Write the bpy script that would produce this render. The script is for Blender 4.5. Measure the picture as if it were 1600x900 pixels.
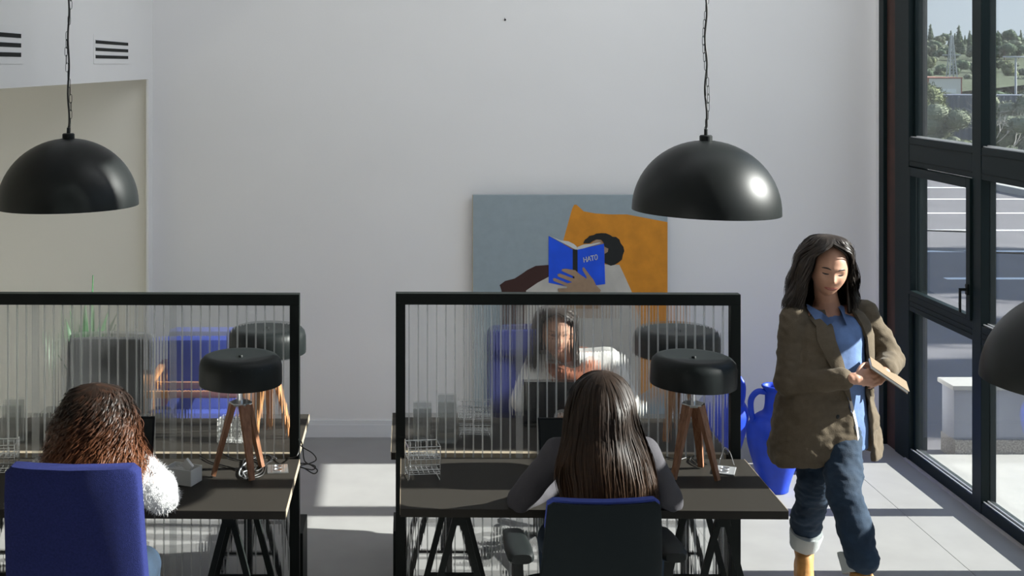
import bpy, bmesh, math, random
from mathutils import Vector, Matrix, Euler, noise, geometry
PI = math.pi
for o in list(bpy.data.objects): bpy.data.objects.remove(o)
COL = bpy.context.scene.collection
rnd = random.Random(7)

# ------------------------------------------------------------------ camera
cd = bpy.data.cameras.new('camera'); cam = bpy.data.objects.new('camera', cd); COL.objects.link(cam)
cam.location = (0, 0, 2.5); cam.rotation_euler = (PI/2, 0, 0)
cd.sensor_width = 36; cd.lens = 45
cd.shift_x = 0.125; cd.shift_y = -0.21875
cd.clip_start = .05; cd.clip_end = 2000
bpy.context.scene.camera = cam
def W(px, py, D):                      # a place in the room, read off the photograph at distance D
    return Vector(((px-600)/2000*D, D, 2.5-(py-100)/2000*D))

# ------------------------------------------------------------------ world, sun, exposure
w = bpy.data.worlds.new('sky'); bpy.context.scene.world = w; w.use_nodes = True
nt = w.node_tree; bg = nt.nodes['Background']
tc = nt.nodes.new('ShaderNodeTexCoord'); sp = nt.nodes.new('ShaderNodeSeparateXYZ'); cr = nt.nodes.new('ShaderNodeValToRGB')
nt.links.new(tc.outputs['Generated'], sp.inputs[0]); nt.links.new(sp.outputs['Z'], cr.inputs[0]); nt.links.new(cr.outputs[0], bg.inputs[0])
cr.color_ramp.elements[0].position = 0; cr.color_ramp.elements[0].color = (.70, .78, .86, 1)
cr.color_ramp.elements[1].position = .6; cr.color_ramp.elements[1].color = (.40, .56, .86, 1)
bg.inputs[1].default_value = 1.08
ELEV = math.radians(26)
sd = bpy.data.lights.new('sun', 'SUN'); sun = bpy.data.objects.new('sun', sd); COL.objects.link(sun)
sd.energy = 20; sd.angle = math.radians(.55); sd.color = (1, .96, .90)
sun.location = (30, 5, 20)
sun.rotation_euler = Vector((-math.cos(ELEV), 0, -math.sin(ELEV))).to_track_quat('-Z', 'Y').to_euler()
ad = bpy.data.lights.new('wall_fill', 'AREA'); al = bpy.data.objects.new('wall_fill', ad); COL.objects.link(al)   # added unseen fill lamp that brightens the back wall
ad.shape = 'RECTANGLE'; ad.size = 5.0; ad.size_y = .8; ad.energy = 62; ad.color = (.93, .97, 1)
al.location = (2.3, 5.4, 4.2); al.rotation_euler = (math.radians(86), 0, math.radians(12))
vs = bpy.context.scene.view_settings
vs.view_transform = 'Standard'; vs.look = 'None'; vs.gamma = 1; vs.exposure = 0; vs.use_curve_mapping = False

# ------------------------------------------------------------------ materials
def mat(name, col, rough=.6, metal=0, spec=.5, bump=0, bscale=60, var=0, vscale=6, sheen=0, coat=0):
    m = bpy.data.materials.new(name); m.use_nodes = True
    n = m.node_tree; b = n.nodes['Principled BSDF']
    b.inputs['Base Color'].default_value = (*col, 1); b.inputs['Roughness'].default_value = rough
    b.inputs['Metallic'].default_value = metal; b.inputs['Specular IOR Level'].default_value = spec
    if sheen: b.inputs['Sheen Weight'].default_value = sheen; b.inputs['Sheen Roughness'].default_value = .4
    if coat: b.inputs['Coat Weight'].default_value = coat
    t = n.nodes.new('ShaderNodeTexCoord')
    if bump:
        nz = n.nodes.new('ShaderNodeTexNoise'); nz.inputs['Scale'].default_value = bscale; nz.inputs['Detail'].default_value = 3
        n.links.new(t.outputs['Object'], nz.inputs['Vector'])
        bp = n.nodes.new('ShaderNodeBump'); bp.inputs['Strength'].default_value = bump; bp.inputs['Distance'].default_value = .004
        n.links.new(nz.outputs['Fac'], bp.inputs['Height']); n.links.new(bp.outputs[0], b.inputs['Normal'])
    if var:
        nz = n.nodes.new('ShaderNodeTexNoise'); nz.inputs['Scale'].default_value = vscale; nz.inputs['Detail'].default_value = 4
        n.links.new(t.outputs['Object'], nz.inputs['Vector'])
        r = n.nodes.new('ShaderNodeValToRGB'); r.color_ramp.elements[0].position = .3; r.color_ramp.elements[1].position = .7
        r.color_ramp.elements[0].color = (*[c*(1-var) for c in col], 1); r.color_ramp.elements[1].color = (*[min(1, c*(1+var)) for c in col], 1)
        n.links.new(nz.outputs['Fac'], r.inputs[0]); n.links.new(r.outputs[0], b.inputs['Base Color'])
    return m
M = {}
M['wall'] = mat('white_plaster', (.84, .83, .83), .9, spec=.15, bump=.08, bscale=90, var=.012, vscale=1.5)
M['recess'] = mat('beige_plaster', (.82, .80, .74), .9, spec=.15, bump=.08, bscale=90)
M['ceil'] = mat('white_ceiling', (.82, .82, .82), .9)
M['tile'] = mat('pale_cement_tile', (.30, .296, .292), .5, spec=.35, bump=.03, bscale=140, var=.05, vscale=5)
M['joint'] = mat('tile_joint', (.30, .29, .28), .9)
M['base'] = mat('painted_baseboard', (.78, .79, .81), .6)
M['frame'] = mat('dark_green_aluminium', (.003, .010, .011), .5, spec=.22)
M['rust'] = mat('red_brown_primer_steel', (.050, .019, .012), .7, var=.25, vscale=9)
M['silver'] = mat('bare_aluminium_bead', (.55, .56, .58), .35, metal=.6)
M['desk'] = mat('black_laminate', (.029, .026, .022), .6, spec=.12, bump=.04, bscale=400)
M['edge'] = mat('raw_edge_band', (.34, .28, .20), .7)
M['black'] = mat('matte_black_metal', (.006, .009, .008), .55, spec=.2)
M['blackpl'] = mat('black_plastic', (.008, .011, .011), .5, spec=.3)
M['shade'] = mat('black_lacquered_shade', (.003, .005, .005), .42, spec=.35, bump=.02, bscale=300)
M['lampsh'] = mat('black_painted_metal_shade', (.005, .008, .008), .45, spec=.28)
M['inner'] = mat('white_enamel', (.75, .73, .7), .5)
M['chrome'] = mat('chrome', (.75, .76, .78), .18, metal=1)
M['wire'] = mat('chrome_wire', (.75, .77, .78), .25, metal=1)
M['cable'] = mat('black_cable', (.012, .012, .012), .5)
M['navy'] = mat('navy_wool_fabric', (.019, .025, .105), .95, spec=.1, bump=.6, bscale=500, var=.18, vscale=160)
M['navy2'] = mat('dark_navy_mesh', (.008, .013, .015), .7, spec=.15, bump=.3, bscale=500)
M['chblue'] = mat('blue_fabric_trim', (.035, .06, .30), .9, bump=.3, bscale=400)
M['greyfab'] = mat('charcoal_fabric', (.055, .058, .06), .95, bump=.4, bscale=300, var=.15, vscale=30)
M['blue'] = mat('ultramarine_glaze', (.006, .045, .50), .5, spec=.4, bump=.35, bscale=25, var=.15, vscale=9)
M['skin'] = mat('skin', (.50, .27, .18), .5, spec=.4, var=.05, vscale=20)
M['lip'] = mat('lips', (.38, .10, .08), .4)
M['eye'] = mat('dark_eye', (.02, .012, .01), .3)
M['teeth'] = mat('teeth', (.75, .7, .65), .4)
M['hair_dark'] = mat('dark_brown_hair', (.026, .017, .012), .45, spec=.45, var=.4, vscale=40)
M['hair_brown'] = mat('long_brown_hair', (.034, .020, .011), .42, spec=.38, var=.4, vscale=60)
M['hair_red'] = mat('auburn_hair', (.045, .018, .009), .48, spec=.35, var=.5, vscale=40)
def hairmat(name, top, tip, z0, z1):        # darker top blending into lighter lengths
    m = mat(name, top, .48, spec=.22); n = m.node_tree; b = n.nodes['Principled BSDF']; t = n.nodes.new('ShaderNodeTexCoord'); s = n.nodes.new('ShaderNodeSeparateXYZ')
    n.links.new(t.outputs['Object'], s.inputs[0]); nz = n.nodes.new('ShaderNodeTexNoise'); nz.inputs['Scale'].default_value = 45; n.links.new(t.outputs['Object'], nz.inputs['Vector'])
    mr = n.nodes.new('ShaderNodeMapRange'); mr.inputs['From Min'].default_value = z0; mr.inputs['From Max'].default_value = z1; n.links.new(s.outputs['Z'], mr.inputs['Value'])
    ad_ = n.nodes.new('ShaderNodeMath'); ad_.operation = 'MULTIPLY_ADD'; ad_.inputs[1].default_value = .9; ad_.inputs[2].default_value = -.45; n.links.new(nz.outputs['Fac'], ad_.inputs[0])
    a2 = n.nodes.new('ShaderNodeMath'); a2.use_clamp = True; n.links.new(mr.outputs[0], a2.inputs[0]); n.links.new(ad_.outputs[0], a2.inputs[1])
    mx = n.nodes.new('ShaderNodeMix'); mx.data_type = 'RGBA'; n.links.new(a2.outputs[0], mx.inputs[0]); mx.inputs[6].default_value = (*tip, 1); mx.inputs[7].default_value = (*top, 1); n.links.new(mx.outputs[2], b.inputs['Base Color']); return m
M['hair_brown'] = hairmat('long_brown_hair_sunlit_ends', (.020, .012, .008), (.060, .028, .012), .85, 1.10)  # lighter lower part is sunlight put into the hair colour
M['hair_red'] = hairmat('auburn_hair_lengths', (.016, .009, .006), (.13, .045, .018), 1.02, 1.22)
M['blazer'] = mat('brown_wool_blazer', (.120, .095, .066), .9, spec=.15, bump=.4, bscale=220, var=.08, vscale=40, sheen=.1)
M['lining'] = mat('cream_blazer_facing', (.55, .50, .45), .8)
M['shirt'] = mat('blue_shirt', (.12, .20, .40), .8, bump=.3, bscale=60, var=.25, vscale=10)
M['jeans'] = mat('blue_denim', (.011, .028, .055), .9, bump=.5, bscale=260, var=.3, vscale=9)
M['cuff'] = mat('pale_denim_turnup', (.42, .45, .45), .9, bump=.4, bscale=200)
M['boot'] = mat('tan_leather', (.52, .25, .07), .55, var=.25, vscale=18, bump=.3, bscale=60)
M['sole'] = mat('brown_rubber_sole', (.22, .12, .05), .7)
M['greytop'] = mat('dark_grey_jersey', (.050, .047, .055), .9, bump=.25, bscale=120)
M['fluffy'] = mat('white_fluffy_knit', (.50, .50, .51), 1, spec=.05, bump=1, bscale=150, var=.08, vscale=60, sheen=.3)
M['whitesw'] = mat('white_sweater', (.74, .72, .69), .95, bump=.5, bscale=120)
M['plaid'] = mat('rust_brown_scarf', (.30, .10, .05), .9, var=.5, vscale=22)
M['notebook'] = mat('tan_notebook', (.20, .14, .08), .6)
M['paper'] = mat('white_paper', (.80, .80, .80), .8)
M['wplastic'] = mat('white_plastic', (.72, .72, .70), .5)
M['screen'] = mat('dark_laptop_screen', (.012, .014, .017), .2)
M['asphalt'] = mat('asphalt', (.155, .15, .16), .95, spec=.15, bump=.4, bscale=300, var=.10, vscale=1.2)
M['paint'] = mat('white_road_paint', (.85, .85, .85), .8)
M['concrete'] = mat('pale_concrete', (.34, .335, .32), .9, bump=.2, bscale=50, var=.08, vscale=4)
M['gravelw'] = mat('pebble_dash', (.30, .28, .26), .95, bump=1, bscale=220, var=.5, vscale=90)
M['render'] = mat('grey_blue_render', (.26, .27, .31), .9, var=.12, vscale=3)
M['soil'] = mat('dry_grassy_soil', (.095, .11, .072), 1, spec=.05, var=.35, vscale=.4)
M['leaf1'] = mat('olive_green_leaves', (.125, .145, .07), .8, spec=.2, var=.35, vscale=1.5)  # outdoor leaf colours paled to imitate distance haze
M['leaf2'] = mat('grey_green_leaves', (.15, .17, .115), .8, spec=.2, var=.35, vscale=1.5)
M['leaf3'] = mat('dark_pine_needles', (.10, .135, .085), .9, spec=.1, var=.3, vscale=.5)
M['twig'] = mat('bare_grey_twigs', (.34, .32, .30), .9)
M['bark'] = mat('bark', (.12, .09, .07), .95)
M['plant'] = mat('green_leaf', (.03, .13, .04), .45)
M['terracotta'] = mat('grey_pot', (.22, .22, .21), .8)
M['redwall'] = mat('brick_red_cladding', (.38, .15, .11), .9)
M['whitewall'] = mat('white_cladding', (.72, .70, .66), .9)
M['container'] = mat('grey_blue_steel_cladding', (.10, .115, .15), .7)
M['galv'] = mat('galvanised_steel', (.40, .42, .44), .5, metal=.4)
M['dark'] = mat('vent_darkness', (.008, .010, .009), .9)
M['canvas_grey'] = mat('grey_canvas_paint', (.31, .375, .41), .85, bump=.3, bscale=400, var=.04, vscale=20)
M['p_orange'] = mat('ochre_paint', (.66, .26, .022), .85, var=.16, vscale=8, bump=.2, bscale=300)
M['p_black'] = mat('black_paint', (.012, .014, .014), .8)
M['p_blue'] = mat('cobalt_paint', (.010, .09, .78), .8, var=.1, vscale=9)
M['p_white'] = mat('off_white_paint', (.52, .50, .46), .85, var=.08, vscale=12)
M['p_skin'] = mat('beige_brown_paint', (.34, .23, .15), .85, var=.15, vscale=14)
M['p_brown'] = mat('maroon_paint', (.050, .020, .016), .85)
M['p_page'] = mat('pale_page_paint', (.62, .64, .64), .85)
M['p_raw'] = mat('raw_canvas', (.55, .48, .34), .9)

def wood(name, c1, c2, axis='X'):
    m = mat(name, c1, .5); n = m.node_tree; b = n.nodes['Principled BSDF']
    t = n.nodes.new('ShaderNodeTexCoord'); mp = n.nodes.new('ShaderNodeMapping'); wv = n.nodes.new('ShaderNodeTexNoise')
    mp.inputs['Scale'].default_value = (60, 60, 5); n.links.new(t.outputs['Object'], mp.inputs[0]); n.links.new(mp.outputs[0], wv.inputs['Vector'])
    wv.inputs['Scale'].default_value = 1.6; wv.inputs['Detail'].default_value = 4
    r = n.nodes.new('ShaderNodeValToRGB'); r.color_ramp.elements[0].position = .35; r.color_ramp.elements[1].position = .65
    r.color_ramp.elements[0].color = (*c1, 1); r.color_ramp.elements[1].color = (*c2, 1)
    n.links.new(wv.outputs['Fac'], r.inputs[0]); n.links.new(r.outputs[0], b.inputs['Base Color'])
    return m
M['walnut'] = wood('reddish_walnut', (.20, .085, .04), (.34, .16, .085))
M['beech'] = wood('orange_beech', (.42, .18, .06), (.55, .27, .11))

def fres(n, ior=1.45):              # same reflectance from either side of a thin sheet
    fr = n.nodes.new('ShaderNodeFresnel'); ge = n.nodes.new('ShaderNodeNewGeometry'); mx = n.nodes.new('ShaderNodeMix')
    mx.inputs[2].default_value = ior; mx.inputs[3].default_value = 1/ior
    n.links.new(ge.outputs['Backfacing'], mx.inputs[0]); n.links.new(mx.outputs[0], fr.inputs[0]); return fr
def glass(name, tint, dust=.02, rough=.0, refl=1.0):
    m = bpy.data.materials.new(name); m.use_nodes = True; n = m.node_tree; n.nodes.clear()
    o = n.nodes.new('ShaderNodeOutputMaterial'); tr = n.nodes.new('ShaderNodeBsdfTransparent'); tr.inputs[0].default_value = (*tint, 1)
    gl = n.nodes.new('ShaderNodeBsdfGlossy'); gl.inputs['Roughness'].default_value = rough
    di = n.nodes.new('ShaderNodeBsdfDiffuse'); di.inputs[0].default_value = (.7, .7, .7, 1)
    fr = fres(n)
    ml = n.nodes.new('ShaderNodeMath'); ml.operation = 'MULTIPLY'; ml.inputs[1].default_value = refl; n.links.new(fr.outputs[0], ml.inputs[0])
    m1 = n.nodes.new('ShaderNodeMixShader'); m2 = n.nodes.new('ShaderNodeMixShader'); m1.inputs[0].default_value = dust
    n.links.new(tr.outputs[0], m1.inputs[1]); n.links.new(di.outputs[0], m1.inputs[2])
    n.links.new(ml.outputs[0], m2.inputs[0]); n.links.new(m1.outputs[0], m2.inputs[1]); n.links.new(gl.outputs[0], m2.inputs[2])
    n.links.new(m2.outputs[0], o.inputs[0]); return m
M['pane'] = glass('window_glass', (.90, .925, .925), .018)
M['acrylic'] = glass('clear_acrylic', (.85, .87, .87), .12, .05, 1.5)
def milky(name, a):
    m = bpy.data.materials.new(name); m.use_nodes = True; n = m.node_tree; n.nodes.clear()
    o = n.nodes.new('ShaderNodeOutputMaterial'); tr = n.nodes.new('ShaderNodeBsdfTransparent'); tr.inputs[0].default_value = (.96, .97, .97, 1)
    di = n.nodes.new('ShaderNodeBsdfDiffuse'); di.inputs[0].default_value = (.9, .9, .9, 1); tl = n.nodes.new('ShaderNodeBsdfTranslucent'); tl.inputs[0].default_value = (.95, .95, .95, 1)
    q = n.nodes.new('ShaderNodeMixShader'); q.inputs[0].default_value = .55; n.links.new(di.outputs[0], q.inputs[1]); n.links.new(tl.outputs[0], q.inputs[2])
    c = n.nodes.new('ShaderNodeMixShader'); c.inputs[0].default_value = a; n.links.new(tr.outputs[0], c.inputs[1]); n.links.new(q.outputs[0], c.inputs[2]); n.links.new(c.outputs[0], o.inputs[0]); return m
M['rib'] = milky('polycarbonate_rib', .38); M['seam'] = milky('polycarbonate_seam', .22)

def fluted():
    m = bpy.data.materials.new('fluted_polycarbonate'); m.use_nodes = True; n = m.node_tree; n.nodes.clear()
    o = n.nodes.new('ShaderNodeOutputMaterial'); tr = n.nodes.new('ShaderNodeBsdfTransparent'); tr.inputs[0].default_value = (.86, .87, .87, 1)
    rf = n.nodes.new('ShaderNodeBsdfRefraction'); rf.inputs['IOR'].default_value = 1.12; rf.inputs['Roughness'].default_value = .03
    rf.inputs['Color'].default_value = (.88, .89, .89, 1)
    gl = n.nodes.new('ShaderNodeBsdfGlossy'); gl.inputs['Roughness'].default_value = .12
    di = n.nodes.new('ShaderNodeBsdfDiffuse'); di.inputs[0].default_value = (.75, .75, .75, 1)
    t = n.nodes.new('ShaderNodeTexCoord'); s = n.nodes.new('ShaderNodeSeparateXYZ'); n.links.new(t.outputs['Object'], s.inputs[0])
    mu = n.nodes.new('ShaderNodeMath'); mu.operation = 'MULTIPLY'; mu.inputs[1].default_value = 2*PI/.0137; n.links.new(s.outputs['X'], mu.inputs[0])
    si = n.nodes.new('ShaderNodeMath'); si.operation = 'SINE'; n.links.new(mu.outputs[0], si.inputs[0])
    bp = n.nodes.new('ShaderNodeBump'); bp.inputs['Strength'].default_value = 1; bp.inputs['Distance'].default_value = .0006
    n.links.new(si.outputs[0], bp.inputs['Height']); n.links.new(bp.outputs[0], rf.inputs['Normal']); n.links.new(bp.outputs[0], gl.inputs['Normal'])
    fr = fres(n)
    a = n.nodes.new('ShaderNodeMixShader'); a.inputs[0].default_value = .55
    n.links.new(tr.outputs[0], a.inputs[1]); n.links.new(rf.outputs[0], a.inputs[2])
    b = n.nodes.new('ShaderNodeMixShader'); b.inputs[0].default_value = .05
    n.links.new(a.outputs[0], b.inputs[1]); n.links.new(di.outputs[0], b.inputs[2])
    c = n.nodes.new('ShaderNodeMixShader'); n.links.new(fr.outputs[0], c.inputs[0]); n.links.new(b.outputs[0], c.inputs[1]); n.links.new(gl.outputs[0], c.inputs[2])
    n.links.new(c.outputs[0], o.inputs[0]); return m
M['fluted'] = fluted()

# ------------------------------------------------------------------ object helpers
def tag(o, label=None, cat=None, group=None, kind=None):
    if label: o['label'] = label
    if cat: o['category'] = cat
    if group: o['group'] = group
    if kind: o['kind'] = kind
    return o
def thing(name, label, cat, loc=(0, 0, 0), rz=0, group=None):
    o = bpy.data.objects.new(name, None); COL.objects.link(o); o.location = loc; o.rotation_euler = (0, 0, rz)
    o.empty_display_size = .1
    return tag(o, label, cat, group)
def obj(name, bm, m, parent=None, smooth=True, sharp=35):
    me = bpy.data.meshes.new(name)
    if isinstance(bm, bpy.types.Mesh): me = bm
    else:
        bm.normal_update(); bm.to_mesh(me); bm.free()
    if isinstance(m, str): m = M[m]
    me.materials.clear(); me.materials.append(m)
    if smooth:
        for p in me.polygons: p.use_smooth = True
        try: me.set_sharp_from_angle(angle=math.radians(sharp))
        except Exception: pass
    o = bpy.data.objects.new(name, me); COL.objects.link(o)
    if parent: o.parent = parent
    return o
def struct(name, bm, m, label=None, smooth=False):
    o = obj(name, bm, m, None, smooth); o['kind'] = 'structure'
    if label: o['label'] = label; o['category'] = name.split('_')[0]
    return o
def copy_tree(o, parent=None):
    c = o.copy(); COL.objects.link(c)
    if parent: c.parent = parent
    for ch in list(o.children): copy_tree(ch, c)
    return c
def B(): return bmesh.new()
def box(bm, x0, x1, y0, y1, z0, z1, bev=0, mtx=None):
    r = bmesh.ops.create_cube(bm, size=1); v = r['verts']
    for q in v: q.co = Vector(((x0+x1)/2+q.co.x*(x1-x0), (y0+y1)/2+q.co.y*(y1-y0), (z0+z1)/2+q.co.z*(z1-z0)))
    if bev:
        es = list({e for q in v for e in q.link_edges})
        r2 = bmesh.ops.bevel(bm, geom=es, offset=bev, segments=2, affect='EDGES', profile=.6)
        v = list({q for f in r2['faces'] for q in f.verts})
    if mtx: bmesh.ops.transform(bm, matrix=mtx, verts=v)
    return bm
def bx(x0, x1, y0, y1, z0, z1, bev=0): return box(B(), x0, x1, y0, y1, z0, z1, bev)
def bar(bm, a, b, w, d, up=Vector((0, 1, 0)), w2=None, d2=None):   # rectangular bar a->b
    a = Vector(a); b = Vector(b); t = (b-a).normalized(); s = t.cross(up).normalized(); u = s.cross(t)
    w2 = w if w2 is None else w2; d2 = d if d2 is None else d2
    vs = []
    for p, ww, dd in ((a, w, d), (b, w2, d2)):
        for i, j in ((-1, -1), (1, -1), (1, 1), (-1, 1)): vs.append(bm.verts.new(p+s*ww/2*i+u*dd/2*j))
    for f in ((0, 1, 2, 3), (7, 6, 5, 4), (0, 4, 5, 1), (1, 5, 6, 2), (2, 6, 7, 3), (3, 7, 4, 0)): bm.faces.new([vs[k] for k in f])
    bmesh.ops.recalc_face_normals(bm, faces=bm.faces[:]); return bm
def loft(bm, rings, cap=True, closed=True):
    vr = [[bm.verts.new(p) for p in r] for r in rings]; n = len(rings[0])
    for a, b in zip(vr[:-1], vr[1:]):
        for i in range(n if closed else n-1): bm.faces.new((a[i], a[(i+1) % n], b[(i+1) % n], b[i]))
    if cap and closed:
        bm.faces.new(vr[0][::-1]); bm.faces.new(vr[-1])
    bmesh.ops.recalc_face_normals(bm, faces=bm.faces[:])
    return bm
def frames(pts):
    pts = [Vector(p) for p in pts]; out = []; up = None
    for i, p in enumerate(pts):
        t = (pts[min(i+1, len(pts)-1)]-pts[max(i-1, 0)]).normalized()
        if up is None: up = Vector((0, 0, 1)) if abs(t.z) < .9 else Vector((0, 1, 0))
        s = t.cross(up).normalized(); up = s.cross(t).normalized(); out.append((p, s, up))
    return out
def tube(bm, pts, r, n=8, cap=True, flat=1):
    rs = r if isinstance(r, (list, tuple)) else [r]*len(pts)
    rings = [[p+(s*math.cos(2*PI*k/n)+u*math.sin(2*PI*k/n)*flat)*rr for k in range(n)] for (p, s, u), rr in zip(frames(pts), rs)]
    return loft(bm, rings, cap)
def spline(pts, k=6):
    P = [Vector(p) for p in pts]; P = [2*P[0]-P[1]]+P+[2*P[-1]-P[-2]]; out = []
    for i in range(1, len(P)-2):
        for j in range(k):
            t = j/k; a, b, c, d = P[i-1:i+3]
            out.append(.5*((2*b)+(c-a)*t+(2*a-5*b+4*c-d)*t*t+(3*b-a-3*c+d)*t**3))
    out.append(P[-2]); return out
def lathe(bm, prof, n=48, c=(0, 0, 0)):
    c = Vector(c); rings = []
    for r, z in prof: rings.append([c+Vector((max(r, 1e-4)*math.cos(2*PI*k/n), max(r, 1e-4)*math.sin(2*PI*k/n), z)) for k in range(n)])
    return loft(bm, rings, True)
def sring(c, ax, ay, n=32, p=2.0, mtx=None):       # superellipse ring in the xy plane
    out = []
    for k in range(n):
        a = 2*PI*k/n; ca, sa = math.cos(a), math.sin(a)
        v = Vector((math.copysign(abs(ca)**(2/p), ca)*ax, math.copysign(abs(sa)**(2/p), sa)*ay, 0))
        if mtx: v = mtx @ v
        out.append(Vector(c)+v)
    return out
def capsule(bm, a, b, ra, rb, n=14):
    a = Vector(a); b = Vector(b); t = (b-a); L = t.length; t = t.normalized() if L > 1e-6 else Vector((0, 0, 1))
    up = Vector((0, 0, 1)) if abs(t.z) < .9 else Vector((0, 1, 0)); s = t.cross(up).normalized(); u = s.cross(t); rings = []
    seq = [(-math.cos(q)*ra, math.sin(q)*ra, 0) for q in (.15, .5, .9, 1.3)]+[(L+math.sin(q)*rb, math.cos(q)*rb, 1) for q in (.1, .45, .9, 1.3, 1.45)]
    for d, r, _ in seq: rings.append([a+t*d+(s*math.cos(2*PI*k/n)+u*math.sin(2*PI*k/n))*r for k in range(n)])
    return loft(bm, rings)
def ball(bm, c, rx, ry, rz, rot=None, seg=20):
    r = bmesh.ops.create_uvsphere(bm, u_segments=seg, v_segments=seg*2//3, radius=1)
    m = Matrix.Translation(c) @ (rot.to_matrix().to_4x4() if rot else Matrix.Identity(4)) @ Matrix.Diagonal((rx, ry, rz, 1))
    bmesh.ops.transform(bm, matrix=m, verts=r['verts']); return bm
def remesh(bm, voxel=.006, it=6):
    me = bpy.data.meshes.new('t'); bm.to_mesh(me); bm.free(); o = bpy.data.objects.new('t', me); COL.objects.link(o)
    m = o.modifiers.new('r', 'REMESH'); m.mode = 'VOXEL'; m.voxel_size = voxel
    if it: s = o.modifiers.new('s', 'SMOOTH'); s.factor = .5; s.iterations = it
    dg = bpy.context.evaluated_depsgraph_get(); r = bpy.data.meshes.new_from_object(o.evaluated_get(dg)); bpy.data.objects.remove(o)
    return r
def wrinkle(me, amp, scale, seed=0, zscale=1):
    me.update(); ns = [v.normal.copy() for v in me.vertices]
    for v, nn in zip(me.vertices, ns):
        p = v.co*scale+Vector((seed, 0, 0)); p.z *= zscale
        v.co += nn*(noise.noise(p)*amp)
    return me

# ================================================================== STRUCTURE
# floor of large tiles
fl = struct('floor', bx(-4.6, 3.42, -4, 8.75, -.10, -.004), 'joint', 'pale grey cement tile floor streaked with low sun')
xs = [-4.31, -3.11, -1.91, -.71, .49, 1.69, 2.89, 3.40]; ys = [-3.4, -1.0, 1.4, 3.8, 6.2, 8.6]
for i in range(len(xs)-1):
    for j in range(len(ys)-1):
        obj('floor_tile', box(B(), xs[i]+.0015, xs[i+1]-.0015, ys[j]+.0015, ys[j+1]-.0015, -.02, 0, .0008), 'tile', fl, False)
struct('wall_back', bx(-4.6, 3.30, 8.58, 8.80, 0, 4.6), 'wall', 'plain white back wall with a painting leaning on it')
wl = B(); box(wl, -1.75, -1.55, -4, 8.58, 2.40, 4.6); box(wl, -1.565, -1.55, 8.43, 8.58, 0, 2.40); box(wl, -1.75, -1.55, -4, 2.2, 0, 2.4)
struct('wall_left', wl, 'wall', 'white left wall above a wide opening, with two slotted air vents')
struct('wall_recess', bx(-4.8, -4.6, -4, 8.8, 0, 4.6), 'recess', 'beige wall deep in the opening on the left')
struct('wall_recess_back', bx(-4.6, -1.566, 8.50, 8.579, 0, 2.40), 'recess', 'beige rear wall seen through the opening on the left')
struct('ceiling', bx(-4.8, 3.5, -4, 8.8, 4.6, 4.7), 'ceil', 'white ceiling')
struct('ceiling_recess', bx(-4.6, -1.76, 2.2, 8.5, 2.46, 2.5), 'recess', 'low ceiling of the side room')
struct('wall_front', bx(-4.8, 3.5, -4.2, -4, 0, 4.6), 'wall', 'white wall at the camera end of the room')
struct('wall_right', bx(3.30, 3.5, -4, .80, 0, 4.6), 'wall', 'white solid part of the window wall')
bb = B(); box(bb, -1.55, 3.3, 8.565, 8.58, 0, .085, .002); box(bb, -1.55, 3.3, 8.57, 8.58, .085, .115, .002)
struct('baseboard_back', bb, 'base', 'low white baseboard along the back wall')
# corner of the window wall: dark strip, red brown jamb
wr = B(); box(wr, 3.30, 3.5, 8.50, 8.80, 0, 4.6); struct('wall_right_corner', wr, 'wall', 'narrow white wall strip beside the window jamb')
struct('trim_1', bx(3.285, 3.45, 8.42, 8.50, 0, 4.5, .003), 'frame', 'dark green metal strip against the wall corner', )
struct('trim_2', bx(3.31, 3.45, 8.27, 8.42, 0, 4.5), 'rust', 'red brown steel jamb beside the window')

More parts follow.
